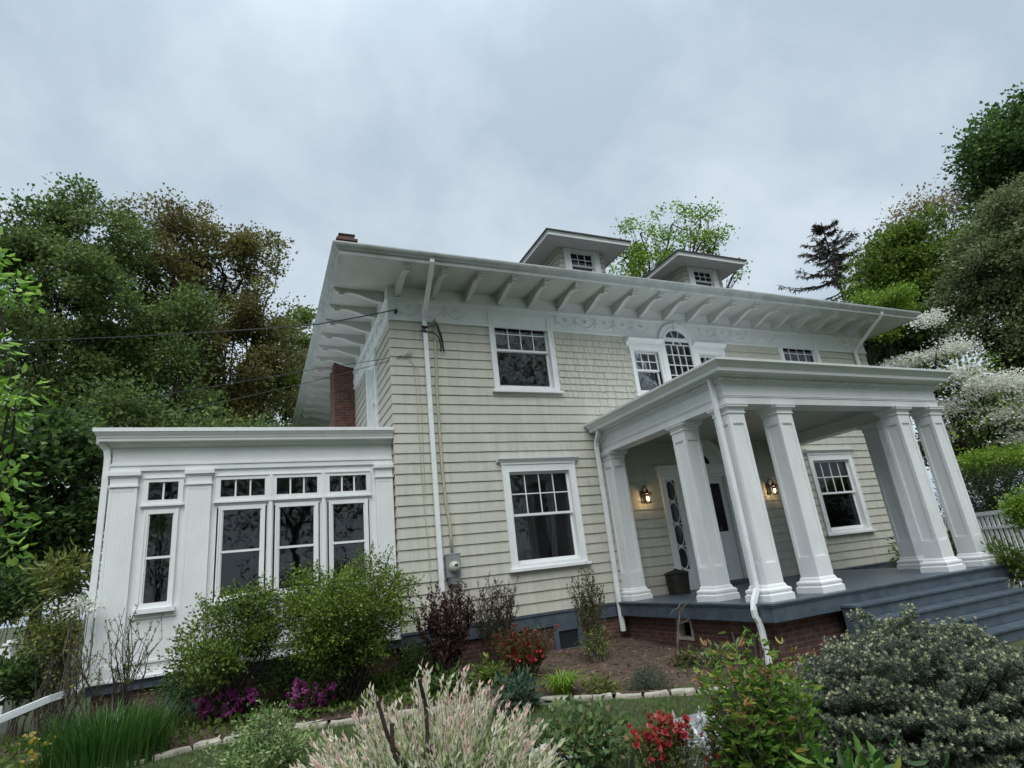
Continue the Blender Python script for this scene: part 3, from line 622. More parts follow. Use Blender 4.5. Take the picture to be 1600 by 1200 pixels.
# downspouts -------------------------------------------------------------
def spout(pts, w=.085, h=.06, parent=house, m=PIPEW): b = MB(); b.rtube(pts, w, h); return b.build('downspout', m, parent, bevel=.006)
spout([(.60, -1.08, 6.44), (.60, -1.08, 6.36), (.61, -1.03, 6.31), (.66, -.13, 5.68), (.67, -.085, 5.60), (.675, -.085, 5.3), (.68, -.085, 3.), (.68, -.085, .1), (.68, -.085, -.25)])
spout([(13.3, -1.08, 6.44), (13.3, -1.08, 6.36), (13.3, -1.03, 6.31), (13.24, -.13, 5.68), (13.24, -.085, 5.60), (13.24, -.085, 3.)])
spout([(4.15, -.30, 3.33), (4.15, -.27, 3.26), (4.17, -.13, 3.12), (4.17, -.1, 3.02), (4.16, -.1, 1.6), (4.15, -.1, .5), (4.13, -.12, .2), (4.13, -.12, -.52)])
spout([(4.23, -3.55, 3.335), (4.23, -3.55, 3.2), (4.24, -3.55, 1.5), (4.235, -3.55, .28), (4.225, -3.56, .18), (4.10, -3.58, .02), (4.05, -3.60, -.08), (4.055, -3.6, -.16), (4.10, -3.6, -.24), (4.115, -3.6, -.36), (4.115, -3.6, -.8)], .075, .055)

# sunroom wing ----------------------------------------------------------
SY, SL = .166, -4.29; SB = SY+6.5
TS = lambda u, d, z: (u, SY+d, z)
wins = []                                                       # (glass x0,x1, cols)
XC = [(-3.78, -3.38, 2), (-2.79, -2.14, 3), (-1.96, -1.32, 3), (-1.12, -.50, 3)]
holes = []
for i, (a, b, c) in enumerate(XC):
    q = .0 if i else .06; holes += [(a-.03, b+.03, 2.36, 2.68), (a-.04+q, b+.04-q, .82, 2.22)]
mb = MB(TS); backing(mb, SL, -.026, -.09, 3.30, holes, 0, .12)
mb.T = None; mb.box(SL, SL+.12, SY+.121, SB, -.09, 3.3); mb.box(SL+.121, -.026, SB-.12, SB, -.09, 3.3); mb.box(SL+.121, -.03, SY+.121, SB-.121, -.08, -.03)
sr = mb.build('sunroom', WHITE, house)
mb = MB(); mb.box(SL-.0, -.026, SY-.05, SY+.0, -.22, -.09); mb.box(SL-.02, -.026, SY-.065, SY-.05, -.12, -.088); mb.build('sunroom_base_board', DECK, sr)
mb = MB(); mb.box(SL+.05, -.026, SY, SY+.2, -1.3, -.0905); mb.box(SL+.05, SL+.25, SY+.2, SB, -1.3, -.0905); mb.build('sunroom_foundation', BRICK, sr)
mb = MB(); mb.box(-3.35, -2.95, SY-.03, SY-.001, -.85, -.221); mb.build('basement_panel', DECK, sr)
mb = MB(TS)
mb.box(SL-.01, -.026, -.035, -.001, 2.84, 2.93); mb.box(SL-.02, -.026, -.05, -.035, 2.92, 2.945); mb.box(SL-.01, -.026, -.02, -.001, 2.945, 2.97)
mb.build('architrave', WHITE2, sr)
mb = MB(); y0 = SY
mb.ring_steps(SL, -.026, SY, SB, [(.01, 3.21), (.03, 3.215), (.05, 3.245), (.07, 3.26), (.075, 3.275), (.17, 3.28), (.175, 3.325), (.185, 3.33), (.19, 3.35), (.215, 3.385), (.225, 3.40), (.225, 3.415), (.24, 3.416), (.24, 3.475), (.2, 3.485), (-.2, 3.50)], 'top')
for i, v in enumerate(mb.v): mb.v[i] = (min(v[0], -.027), v[1], v[2])
mb.build('sunroom_cornice', WHITE, sr)
# fluted pilasters
def pilaster(x0, x1):
    mb = MB(TS); mb.box(x0, x1, -.05, -.001, .1, 2.74); n = max(5, int((x1-x0-.1)/.032)); w = (x1-x0-.1)/n
    for i in range(n):
        a = x0+.05+i*w; mb.hexa([(a+.005, -.0522, .35), (a+w-.005, -.0522, .35), (a+w-.001, -.0501, .35), (a+.001, -.0501, .35)], [(a+.005, -.0522, 2.50), (a+w-.005, -.0522, 2.50), (a+w-.001, -.0501, 2.50), (a+.001, -.0501, 2.50)])
    mb.box(x0, x0+.04, -.0545, -.0501, .3, 2.61); mb.box(x1-.04, x1, -.0545, -.0501, .3, 2.61)
    mb.box(x0-.015, x1+.015, -.075, -.001, 2.595, 2.62); mb.box(x0-.012, x1+.012, -.065, -.001, 2.74, 2.765); mb.box(x0-.035, x1+.035, -.09, -.001, 2.766, 2.82); mb.box(x0-.02, x1+.02, -.075, -.001, 2.821, 2.839)
    mb.box(x0-.02, x1+.02, -.08, -.001, -.085, .1); mb.box(x0-.01, x1+.01, -.07, -.001, .101, .13)
    for i in range(8): c = x0+.06+(x1-x0-.12)*i/7; mb.box(c-.007, c+.007, -.057, -.05, 2.525, 2.545)
    mb.build('pilaster', WHITE, sr)
pilaster(SL+.01, -3.92); pilaster(-3.27, -2.92); pilaster(-.34, -.04)
for i, (a, b, c) in enumerate(XC):
    mb = MB(TS); f = .07; q = .0 if i else .06
    for x0, x1, z0, z1 in ((a-f, a, 2.32, 2.73), (b, b+f, 2.32, 2.73), (a, b, 2.66, 2.73), (a, b, 2.32, 2.385)): mb.box(x0, x1, -.035, .05, z0, z1)
    mb.box(a-f-.02, b+f+.02, -.055, -.0, 2.29, 2.319); mb.box(a-f, b+f, -.05, -.036, 2.715, 2.73)
    for k in range(1, c): u = a+(b-a)*k/c; mb.box(u-.012, u+.012, -.01, .03, 2.385, 2.66)
    w = mb.build('transom_window', WHITE2, sr)
    # transom glass and the double-hung pair below it
    mb = MB(TS); ga, gb = (a+q-.03, b-q+.03) if i == 0 else (a+.04, b-.04); fr = .055
    for x0, x1, z0, z1 in ((ga-fr, ga, .82, 2.24), (gb, gb+fr, .82, 2.24), (ga, gb, 2.175, 2.24), (ga, gb, .82, .90)): mb.box(x0, x1, -.03, .06, z0, z1)
    mb.box(ga-fr, ga-fr+.02, -.042, -.03, .82, 2.24); mb.box(gb+fr-.02, gb+fr, -.042, -.03, .82, 2.24); mb.box(ga-.02, gb+.02, -.02, .045, 1.515, 1.55); mb.box(ga-fr-.04, gb+fr+.04, -.09, .0, .76, .819)
    for s in (0, 1): x = (ga, gb-.018)[s]; mb.box(x, x+.018, -.012, .045, .9, 2.175)
    w2 = mb.build('sunroom_window', WHITE2, sr)
    g = MB(TS); g.box(a, b, .02, .024, 2.38, 2.665); g.box(ga, gb, .012, .016, 1.54, 2.18); g.box(ga, gb, .034, .038, .89, 1.53); g.build('sunroom_pane', glass_mat('sunroom_glass', .7, 1.5, 1.25) if i == 0 else bpy.data.materials['sunroom_glass'], sr)
mb = MB(TS)                                                     # mullions and apron panels
for u in (-2.05, -1.22): mb.box(u-.03, u+.03, -.045, -.001, .3, 2.74)
mb.box(-3.88, -3.3, -.02, -.001, .69, .72); mb.box(-3.86, -3.3, -.025, -.001, .10, .13); mb.box(-2.9, -.36, -.025, -.001, .10, .13); mb.box(-2.9, -.36, -.02, -.001, .66, .69)
mb.box(SL-.02, -.026, -.095, -.0, -.0875, -.055)
mb.build('panel_moulding', WHITE2, sr)
b = MB(); b.rtube([(SL-.17, SY-.1, 3.36), (SL-.16, SY-.1, 3.28), (SL-.08, SY-.03, 3.18), (SL-.055, SY-.02, 3.05), (SL-.055, SY-.02, .1), (SL-.06, SY-.02, -.05), (SL-.14, SY-.07, -.12), tuple(at_t(75, 1093, 10.0)), tuple(at_t(-30, 1137, 9.4))], .085, .06); b.build('downspout', PIPEW, sr, bevel=.006)

# lanterns, meter, wires -------------------------------------------------
def lantern(x, label):
    z = 1.93; t = thing('wall_lantern', (x, -.03, z), label, 'wall lantern', 'lanterns beside the front door')
    y = -.20
    mb = MB(); mb.box(x-.05, x+.05, -.05, -.028, z-.10, z+.14)
    pts = [(x, -.05, z+.08)]+[(x, -.05-.075*(1-math.cos(PI*k/8)), z+.14+.10*math.sin(PI*k/8)) for k in range(0, 9)]+[(x, y, z+.12)]
    mb.tube(pts, .011, 8); mb.build('bracket_arm', BLACK, t)
    mb = MB(); mb.lathe([(.012, .15), (.025, .145), (.03, .125), (.028, .11), (.05, .10), (.095, .075), (.10, .06), (.085, .055), (.08, .05)], (x, y, z), 20); mb.lathe([(.055, -.135), (.062, -.13), (.062, -.115), (.05, -.112)], (x, y, z), 20)
    for k in range(6): a = 2*PI*k/6+.3; mb.tube([(x+.082*math.cos(a), y+.082*math.sin(a), z+.055), (x+.08*math.cos(a), y+.08*math.sin(a), z-.02), (x+.06*math.cos(a), y+.06*math.sin(a), z-.12)], .006, 5)
    mb.lathe([(.02, .055), (.018, .0), (.012, -.005)], (x, y, z), 10); mb.build('lamp_cage', BLACK, t, smooth=False)
    mb = MB(); mb.lathe([(.006, -.07), (.016, -.05), (.022, -.025), (.02, .0), (.012, .02)], (x, y, z-.01), 12); mb.build('bulb', BULB, t, smooth=True)
    ld = bpy.data.lights.new('lantern_light', 'POINT'); ld.energy = 3.2; ld.color = (1, .62, .28); ld.shadow_soft_size = .03; lo = bpy.data.objects.new('lantern_light', ld); COL.objects.link(lo); lo.parent = t; lo.location = (0, y+.03, -.04)
lantern(5.16, 'lit black wall lantern left of the front door, by the first porch column'); lantern(8.74, 'lit black wall lantern right of the front door, nearest the right window')
t = thing('electric_meter', (.9, -.03, .92), 'grey electric meter box with round glass dial on beige shingles', 'electric meter')
mb = MB(); mb.box(.77, 1.03, -.13, -.024, .78, 1.17); mb.box(.80, 1.0, -.12, -.024, .66, .779); mb.box(.75, 1.05, -.134, -.126, 1.15, 1.18); mb.build('meter_box', METAL, t, bevel=.008)
mb = MB(); mb.T = lambda x, y, z: (.91+x, -.13-z, .95+y); mb.lathe([(.10, 0), (.10, .03), (.085, .035), (.08, .10), (.07, .12), (.001, .125)], (0, 0, 0), 24); mb.build('meter_dial', mat('meter_glass', (.42, .46, .40), .15, .3, 30, spec=.6), t, smooth=True)
mb = MB(); mb.T = lambda x, y, z: (.91+x, -.13-z, .95+y); mb.box(-.03, .03, .01, .045, .1255, .129); mb.build('dial_face', BLACK, t)
mb = MB(); mb.tube([(.88, -.05, 5.52), (.875, -.05, 5.0), (.84, -.05, 4.2), (.84, -.05, 2.6), (.87, -.05, 2.0), (.9, -.07, 1.75), (.905, -.08, 1.5), (.905, -.08, 1.17)], .024, 8); mb.tube([(.88, -.05, 5.50), (.88, -.06, 5.62), (.88, -.1, 5.66), (.88, -.13, 5.6)], .03, 8)
tag(mb.build('conduit', CONDUIT, smooth=True), 'beige service cable running down the shingles from the eave to the meter', 'conduit')
def cable(label, pts, r, sag=.0, n=16):
    mb = MB(); 
    for a, b in zip(pts, pts[1:]):
        a, b = Vector(a), Vector(b); s = sag*(b-a).length
        mb.tube([a.lerp(b, i/n)-Vector((0, 0, s*4*(i/n)*(1-i/n))) for i in range(n+1)], r, 5)
    return tag(mb.build('cable', CABLE), label, 'cable', 'wires coming in from the left')
mb = MB(); mb.tube([(.12, -.03, 5.78), (.12, -.1, 5.78)], .03, 8); mb.tube([(.12, -.1, 5.78), (.12, -.13, 5.82), (.12, -.12, 5.75)], .012, 6); tag(mb.build('cable_anchor', CABLE), 'black cable anchor on the white frieze at the left house corner', 'cable anchor'); mb = MB()
mb.tube([(.6, -.12, 5.48), (.72, -.12, 5.47)], .028, 6); mb.tube([(.58, -.11, 5.40), (.70, -.13, 5.38)], .024, 6); mb.tube([(.63, -.11, 5.43), (.66, -.1, 5.5)], .02, 6)
mb.tube([(.7, -.12, 5.47), (.8, -.13, 5.5), (.9, -.14, 5.52), (.95, -.13, 5.35), (1.0, -.11, 5.15), (1.03, -.09, 4.98)], .014, 6); mb.tube([(.72, -.12, 5.38), (.82, -.13, 5.36), (.92, -.14, 5.28), (.97, -.12, 5.08), (.96, -.1, 4.98)], .014, 6)
mb.tube([(.66, -.11, 5.4), (.66, -.11, 5.5)], .02, 5); mb.tube([(.9, -.14, 5.52), (.88, -.13, 5.6), (.92, -.15, 5.5), (.99, -.13, 5.3), (1.02, -.1, 5.12)], .012, 6)
tag(mb.build('wire_splice', CABLE), 'bundle of black wire splices at the left downspout below the frieze', 'wire splice')
E0 = at_t(0, 533, 15)
cable('thick black service cable strung from the left across to the frieze corner', [(.12, -.13, 5.80), at_t(494, 507, 9.3), E0], .011, .006)
mb = MB(); h = Vector((.38, -.06, 4.95))
for k in range(4): mb.tube([(.2, -.05, 4.85), (.28, -.06, 4.88+.012*k), tuple(h+Vector((random.uniform(-.05, .05), -.02, random.uniform(-.05, .08))))], .008, 5)
mb.tube([(.3, -.05, 4.86), (.42, -.035, 4.7), (.45, -.03, 4.2), (.45, -.03, 2.6), (.5, -.03, 1.2), (.52, -.03, .4)], .006, 5); mb.tube([(.3, -.05, 4.86), (.5, -.035, 4.6), (.52, -.03, 3.6), (.5, -.03, 2.2)], .005, 5)
tag(mb.build('phone_wire', CONDUIT), 'thin tangled beige phone wires hanging down the shingles near the corner', 'wire')
cable('thin wire strung to the corner, upper of the two below the service cable', [(.22, -.06, 4.87), at_t(483, 578, 11), at_t(0, 655, 16)], .006, .004)
cable('thin wire strung to the corner, lowest of the wires', [(.2, -.06, 4.84), at_t(480, 598, 11), at_t(0, 700, 16)], .006, .004)
# bin by the door
t = thing('porch_bin', (5.38, -.33, 0), 'dark bronze lidded bin standing on the porch beside the front door', 'bin')
mb = MB(); mb.lathe([(.20, .001), (.205, .01), (.235, .36), (.24, .37), (.225, .372), (.22, .36), (.19, .03)], (5.40, -.36, 0), 12); mb.build('bin_body', IRON, t)
mb = MB(); mb.lathe([(.245, .375), (.25, .39), (.16, .43), (.06, .45), (.03, .47), (.02, .475)], (5.40, -.36, 0), 12); mb.build('bin_lid', IRON, t)
# ------------------------------------------------------------------ garden helpers
LG = leaf_mat
M_MAPLE = LG('maple_leaf', [(.040, .077, .025), (.080, .135, .037), (.135, .206, .056), (.237, .312, .100)])
M_BRONZE = LG('bronze_maple_leaf', [(.095, .062, .028), (.14, .118, .040), (.17, .17, .05), (.22, .25, .08)])
M_YOUNG = LG('young_leaf', [(.074, .179, .030), (.165, .329, .044), (.283, .494, .074), (.403, .628, .134)], trans=.4)
M_DARK = LG('dark_leaf', [(.023, .050, .017), (.050, .099, .026), (.086, .157, .040), (.132, .215, .058)])
M_MID = LG('mid_leaf', [(.042, .085, .016), (.092, .158, .025), (.155, .235, .034), (.23, .32, .06)])
M_LIME = LG('lime_leaf', [(.068, .135, .016), (.135, .243, .027), (.216, .338, .041), (.297, .432, .068)])
M_GREY = LG('grey_green_leaf', [(.055, .085, .028), (.105, .145, .05), (.18, .215, .09), (.38, .41, .24)])
M_TAN = LG('tan_bud', [(.117, .104, .052), (.221, .182, .091), (.338, .260, .143), (.390, .351, .208)])
M_WHITE = LG('white_bract', [(.12, .17, .06), (.50, .52, .42), (.74, .75, .66), (.82, .83, .77)], .6, .3)
M_PURPLE = LG('purple_leaf', [(.022, .014, .015), (.048, .026, .026), (.085, .041, .037), (.140, .066, .056)])
M_OLIVE = LG('olive_leaf', [(.053, .075, .018), (.105, .143, .030), (.180, .210, .045), (.240, .180, .060)])
M_BROWNL = LG('brown_green_leaf', [(.042, .042, .020), (.077, .084, .031), (.112, .140, .049), (.154, .084, .049)])
M_REDF = LG('red_flower', [(.22, .018, .02), (.36, .03, .035), (.48, .06, .065), (.55, .16, .15)], .5, .3)
M_REDL = LG('red_orange_leaf', [(.05, .075, .02), (.09, .085, .025), (.18, .06, .03), (.30, .05, .035)])
M_MAG = LG('magenta_flower', [(.13, .02, .10), (.24, .035, .17), (.36, .08, .27), (.48, .18, .40)], .5, .3)
M_GRASSB = LG('grass_blade', [(.018, .060, .012), (.036, .109, .019), (.066, .157, .026), (.145, .206, .060)])
M_LAWN = LG('lawn_blade', [(.039, .078, .016), (.065, .130, .023), (.104, .169, .033), (.208, .208, .078)])
M_WILLOW = LG('dappled_willow_leaf', [(.09, .17, .04), (.22, .33, .10), (.58, .62, .36), (.78, .76, .62), (.80, .50, .46)], .5, .35)
M_SPRUCE = LG('blue_spruce_needle', [(.032, .046, .032), (.070, .098, .070), (.130, .165, .118), (.40, .42, .25), (.60, .58, .38)], .6, .1)
M_CONIF = LG('dark_conifer_needle', [(.025, .03, .024), (.045, .05, .038), (.07, .07, .052), (.10, .09, .065)], .8, .05)
M_SILVER = LG('silver_leaf', [(.25, .29, .28), (.40, .45, .44), (.55, .60, .59), (.65, .68, .68)], .8, .1)
M_VARI = LG('variegated_leaf', [(.045, .105, .030), (.105, .195, .053), (.240, .330, .120), (.540, .570, .300)])
M_ROSE = LG('rose_leaf', [(.038, .075, .027), (.075, .143, .042), (.128, .210, .068), (.225, .150, .075)])
M_PEONY = LG('peony_leaf', [(.031, .084, .017), (.070, .168, .025), (.140, .266, .042), (.280, .336, .056), (.280, .140, .056)])
M_YEL = LG('yellow_flower', [(.45, .36, .05), (.6, .5, .1), (.7, .6, .2), (.75, .68, .35)])
GRP_S = 'garden shrubs'
def mpp(p): return depth(p)/FPX
def gpt(x, y): return Vector((x, y, gz(x, y)))
def bush(name, label, base, blobs, lm, ncl, per, csize, lsize, cat='shrub', nst=14, sr=.012, bark=BARKG, sprays=0, slen=.25, **kw):
    root = thing(name, gpt(*base[:2]), label, cat); me, C = crown_mesh('foliage', lm, blobs, ncl, per, csize, lsize, **kw); link('foliage', me, root)
    mb = MB()
    for i in RNG.choice(len(C), min(nst, len(C)), replace=False):
        b = gpt(base[0]+random.uniform(-.12, .12), base[1]+random.uniform(-.1, .1)); b.z -= .03; limb(mb, b, C[i], sr, sr*.25, .12, 5, 4)
    if sprays:                                                     # young shoots that break the outline
        P = []; A = []; ctr = np.mean([b[0] for b in blobs], 0); ext = np.max(C, 0)-np.min(C, 0); far = np.argsort(-np.linalg.norm((C-ctr)/ext, axis=1))[:len(C)//2]
        for i in RNG.choice(far, min(sprays, len(far)), replace=False):
            d = Vector((C[i]-ctr)/ext); d.normalize(); d += Vector((random.gauss(0, .25), random.gauss(0, .25), .55+random.gauss(0, .25))); d.normalize(); a0 = Vector(C[i]); ln = slen*random.uniform(.5, 1.3); b0 = a0+d*ln
            q = limb(mb, a0-d*.1, b0, .0035, .0015, .08, 5, 4)
            for j in range(int(9+ln*55)):
                x = random.random()*5; i0 = min(int(x), 4); P.append(q[i0].lerp(q[i0+1], x-i0)); A.append(tuple(d*.7+Vector([random.gauss(0, .6) for _ in range(3)])))
        link('young_shoot', leaf_mesh('young_shoot', lm, np.array(P), np.array(A), RNG.uniform(.55, 1.1, len(P))*lsize, .62+RNG.normal(size=len(P))*.18, kw.get('wr', .6), .25, .15, kw.get('full', False)), root)
    if nst or sprays: mb.build('stem', bark, root)
    return root
def bush_px(name, label, cx, cy, rx, ry, y=None, t=None, **kw):
    """shrub whose crown spans the given ellipse of the photo, standing at depth y (or distance t); crown reaches the ground"""
    c = at_y(cx, cy, y) if y is not None else at_t(cx, cy, t); k = mpp(c); g = gz(c[0], c[1]); kw.setdefault('lobes', 5); lobes = kw.pop('lobes')
    R, Hh = rx*k, ry*k; bl = [(c, (R*.8, R*.75, Hh*.85))]
    for i in range(lobes):
        a = 2*PI*i/lobes+.4; bl.append((c+np.array([math.cos(a)*R*.5, math.sin(a)*R*.45, random.uniform(-.25, .45)*Hh]), (R*.52, R*.5, Hh*.52)))
    return bush(name, label, (c[0], c[1]), bl, **kw)
def stems(name, label, base, n, h, spread, lm, per, lsize, sr=.006, bark=BARKG, cat='shrub', lo=.35, wr=.45, branch=3, up=.6, tone=(.5, .2), tipm=None, loc_jit=.12, full=False, lean=(0, 0), extra=None, droop=.15):
    root = thing(name, gpt(*base[:2]), label, cat); mb = MB(); P = []; A = []
    for i in range(n):
        a = random.uniform(0, 2*PI); rr = spread*math.sqrt(random.random()); b = gpt(base[0]+loc_jit*math.cos(a)*random.random(), base[1]+loc_jit*math.sin(a)*random.random()); b.z -= .03
        tp = gpt(base[0]+rr*math.cos(a)+lean[0], base[1]+rr*math.sin(a)*.7+lean[1]); tp.z += h*random.uniform(.72, 1.0)*(1-.25*(rr/max(spread, .01))**2)
        pts = limb(mb, b, tp, sr, sr*.3, .10, 6, 4); paths = [pts[2:]]
        for k in range(branch):
            s = pts[random.choice((2, 3, 4))]; e = s+Vector((random.uniform(-1, 1)*spread*.5, random.uniform(-1, 1)*spread*.4, h*random.uniform(.12, .38))); paths.append(limb(mb, s, e, sr*.5, sr*.2, .12, 4, 4))
        for q in paths:
            m = per
            for j in range(m):
                f = lo+(1-lo)*(j+random.random())/m; x = f*(len(q)-1); i0 = min(int(x), len(q)-2); p = q[i0].lerp(q[i0+1], x-i0); P.append(p); d = (q[i0+1]-q[i0]).normalized()
                A.append(tuple(d*up+Vector([random.gauss(0, 1) for _ in range(3)])*.6))
    n_ = len(P); me = leaf_mesh('foliage', lm, np.array(P), np.array(A), RNG.uniform(.6, 1.25, n_)*lsize, tone[0]+RNG.normal(size=n_)*tone[1], wr, .25, droop, full); link('foliage', me, root)
    mb.build('stem', bark, root)
    if extra: extra(root, np.array(P))
    return root
def blades(name, label, base, n, h, spread, lm, w=.012, arch=.5, rad=.2, cat='grass clump', segs=5, parent=None, ell=1.0):
    """arching strap leaves fanning from a clump"""
    root = parent or thing(name, gpt(*base[:2]), label, cat); V = []; F = []; T = []
    for i in range(n):
        a = random.uniform(0, 2*PI); r = math.sqrt(random.random()); b = gpt(base[0]+rad*r*math.cos(a), base[1]+rad*ell*r*math.sin(a)); b.z -= .02
        d = Vector((math.cos(a), math.sin(a), 0))*random.uniform(.3, 1)+Vector((random.uniform(-.4, .4), random.uniform(-.4, .4), 0)); hh = h*random.uniform(.6, 1.05); sp = spread*random.uniform(.4, 1.1); s = d.cross(Vector((0, 0, 1))); s = s.normalized() if s.length > .01 else Vector((1, 0, 0))
        k0 = len(V)
        for k in range(segs+1):
            t = k/segs; p = b+d*sp*t**1.6+Vector((0, 0, hh*(t-arch*t**3.2*.6))); ww = w*(1-t)**.6*.5+.0006; V += [tuple(p-s*ww), tuple(p+s*ww)]
        for k in range(segs): F.append((k0+2*k, k0+2*k+1, k0+2*k+3, k0+2*k+2)); T.append(.45+random.gauss(0, .2))
        m = T[-1]; T[-segs:] = [m]*segs
    me = bpy.data.meshes.new('blade'); me.from_pydata(V, [], F); at = me.attributes.new('tone', 'FLOAT', 'FACE'); at.data.foreach_set('value', np.clip(T, 0, 1).astype(np.float32)); me.materials.append(lm); me.update(); link('blade', me, root)
    return root
def flowers(root, lm, C, petals, size, name='flower', up=.5, wr=.8, jit=.02):
    """rosettes of petals at the points C"""
    ms = []
    for v in range(7):
        n = petals*2; ax = norm(RNG.normal(size=(1, 3))*.35+np.array([[-.15, -.4, up]])); D = rdir(n); A = D+ax*.75; t = .5+random.gauss(0, .2)+RNG.normal(size=n)*.15
        ms.append(leaf_mesh(name, lm, RNG.normal(size=(n, 3))*jit*.25, A, RNG.uniform(.7, 1.2, n)*size, t, wr, .2, .25))
    for i, c in enumerate(C[:100]):
        o = link(name, ms[i % 7], root, Vector(c)-root.location); o.rotation_euler.z = random.uniform(-1, 1); k = random.uniform(.75, 1.2); o.scale = (k, k, k)

# ------------------------------------------------------------------ trees
B = blob
# left, behind the sunroom
b0 = at_t(130, 760, 23)
tree('maple_tree', 'tall green maple left of the bronze one, behind the sunroom', [B(122, 318, 34, 23, 48), B(70, 350, 52, 23), B(150, 380, 75, 23), B(55, 430, 80, 23), B(165, 470, 90, 22), B(60, 540, 95, 22), B(160, 590, 85, 22.5), B(10, 385, 60, 23), B(70, 660, 90, 22), B(170, 690, 70, 23)],
     b0, .22, M_MAPLE, BARKD, 3900, 17, .22, .12, wr=.9, limbs=9, shell=.2, jit=.3, boughs=22, bsize=.27)
tree('maple_tree', 'tall bronze leaved maple behind the sunroom, nearest the roof eave', [B(235, 345, 45, 25, 40), B(290, 350, 45, 25, 45), B(245, 430, 75, 25), B(340, 400, 65, 25), B(400, 400, 45, 25), B(310, 490, 90, 25), B(405, 480, 62, 25), B(440, 550, 50, 25), B(360, 580, 80, 25), B(260, 560, 80, 25), B(430, 640, 50, 25), B(290, 660, 80, 25), B(370, 670, 60, 25)],
     at_t(330, 760, 25), .26, M_BRONZE, BARKD, 4000, 17, .22, .125, wr=.9, limbs=9, shell=.2, jit=.3, boughs=22, bsize=.27)
tree('maple_tree', 'slender tree with bright green leaves rising just left of the roof corner', [B(462, 510, 34, 31), B(478, 560, 30, 31), B(455, 600, 40, 31), B(470, 650, 35, 31), B(400, 620, 50, 31)], at_t(440, 760, 31), .15, M_MID, BARKD, 1300, 15, .22, .15, wr=.8, shell=.2, boughs=18)
for px, t_, r_ in ((222, 27, .17), (285, 21, .13)):
    tree('slim_tree', {222: 'thin dark trunked tree between the green and bronze maples', 285: 'thin dark trunked tree in front of the bronze maple'}[px], [B(px-10, 560, 45, t_), B(px+15, 480, 40, t_), B(px+25, 640, 40, t_)], at_t(px, 760, t_), r_, M_MAPLE, BARKD, 330, 16, .26, .13, wr=.8, shell=.3, group='thin trees behind the sunroom')
tree('understorey_tree', 'dark green understorey tree left of the sunroom', [B(60, 740, 85, 17), B(120, 800, 55, 17), B(20, 830, 70, 17), B(100, 700, 60, 17.5), B(-30, 750, 80, 17), B(95, 860, 45, 17)], at_t(60, 950, 17), .14, M_DARK, BARKD, 2300, 10, .2, .15, wr=.8, shell=.2, boughs=20)
tree('understorey_tree', 'dark leafy tree between the maples, seen just above the sunroom roof', [B(190, 640, 55, 19), B(250, 690, 60, 19), B(330, 700, 60, 19), B(420, 705, 50, 19)], at_t(260, 800, 19), .12, M_MAPLE, BARKD, 900, 14, .26, .12, wr=.8, shell=.3)
# young tree close at the left edge
root = tree('young_tree', 'young tree with bright yellow green leaves at the left edge of the photo', [B(0, 455, 46, 6.2, 24), B(-25, 420, 40, 6.2, 50), B(25, 612, 40, 6, 32), B(-12, 650, 42, 6, 40), B(-14, 745, 38, 6, 34), B(2, 850, 26, 6, 34), B(-22, 815, 34, 6, 36), B(-40, 560, 50, 6.1, 45)],
     at_t(-45, 1075, 6.2), .03, M_YOUNG, BARK, 130, 7, .085, .09, limbs=3, wr=.5, shell=.2, full=True, droop=.25, updown=-.1, boughs=5, bsize=.4, bflat=.35)
# right
tree('dark_maple', 'very dark maple, highest crown at the right edge', [B(1590, 190, 45, 30), B(1550, 235, 40, 30, 30), B(1600, 250, 70, 30), B(1545, 290, 38, 30, 26), B(1650, 220, 90, 30), B(1600, 330, 70, 30), B(1670, 360, 100, 30)], at_t(1640, 800, 30), .3, M_DARK, BARKD, 2300, 18, .34, .17, wr=.85, shell=.2, boughs=18, bsize=.4, droop=.3)
tree('dogwood_tree', 'large grey green dogwood with cream flecks at the right edge', [B(1595, 315, 46, 23), B(1550, 375, 44, 23), B(1620, 400, 85, 23), B(1545, 440, 54, 23), B(1495, 462, 34, 23), B(1590, 490, 60, 23), B(1530, 520, 42, 23, 30), B(1600, 555, 46, 23, 30), B(1660, 300, 80, 23), B(1510, 405, 32, 23), B(1650, 500, 80, 23)], at_t(1680, 790, 23), .16, M_GREY, BARKD, 4200, 15, .18, .11, wr=.6, shell=.2, jit=.3, boughs=26, bsize=.3, bflat=.45)
tree('broadleaf_tree', 'fresh green tree between the spruce and the grey green dogwood', [B(1365, 425, 30, 27), B(1400, 395, 42, 27), B(1450, 380, 55, 27), B(1430, 440, 50, 27), B(1490, 400, 50, 27), B(1375, 470, 40, 27), B(1480, 470, 50, 27)], at_t(1430, 800, 27), .2, M_MID, BARKD, 1900, 16, .24, .14, wr=.8, shell=.2, boughs=20)
tree('budding_tree', 'sparse tan tree just coming into leaf above the green tree', [B(1400, 352, 26, 33), B(1435, 330, 30, 33), B(1475, 320, 30, 33), B(1510, 300, 26, 33), B(1385, 375, 18, 33)], at_t(1450, 800, 33), .16, M_TAN, BARKG, 330, 7, .3, .16, wr=.6, shell=.1, limbs=14)
tree('small_tree', 'round lime green small tree just above the right end of the eave', [B(1365, 478, 34, 23, 26), B(1405, 472, 30, 23, 26), B(1350, 500, 26, 23), B(1390, 500, 40, 23)], at_t(1390, 800, 23), .12, M_LIME, BARKD, 1100, 9, .14, .10, wr=.6, shell=.2, boughs=16)
tree('broadleaf_tree', 'dark green tree directly behind the right end of the eave', [B(1370, 535, 34, 25), B(1410, 520, 36, 25), B(1450, 520, 40, 25), B(1390, 570, 40, 25), B(1345, 560, 30, 25), B(1440, 570, 40, 25)], at_t(1400, 800, 25), .14, M_DARK, BARKD, 900, 10, .26, .19, wr=.8, shell=.2, boughs=14)
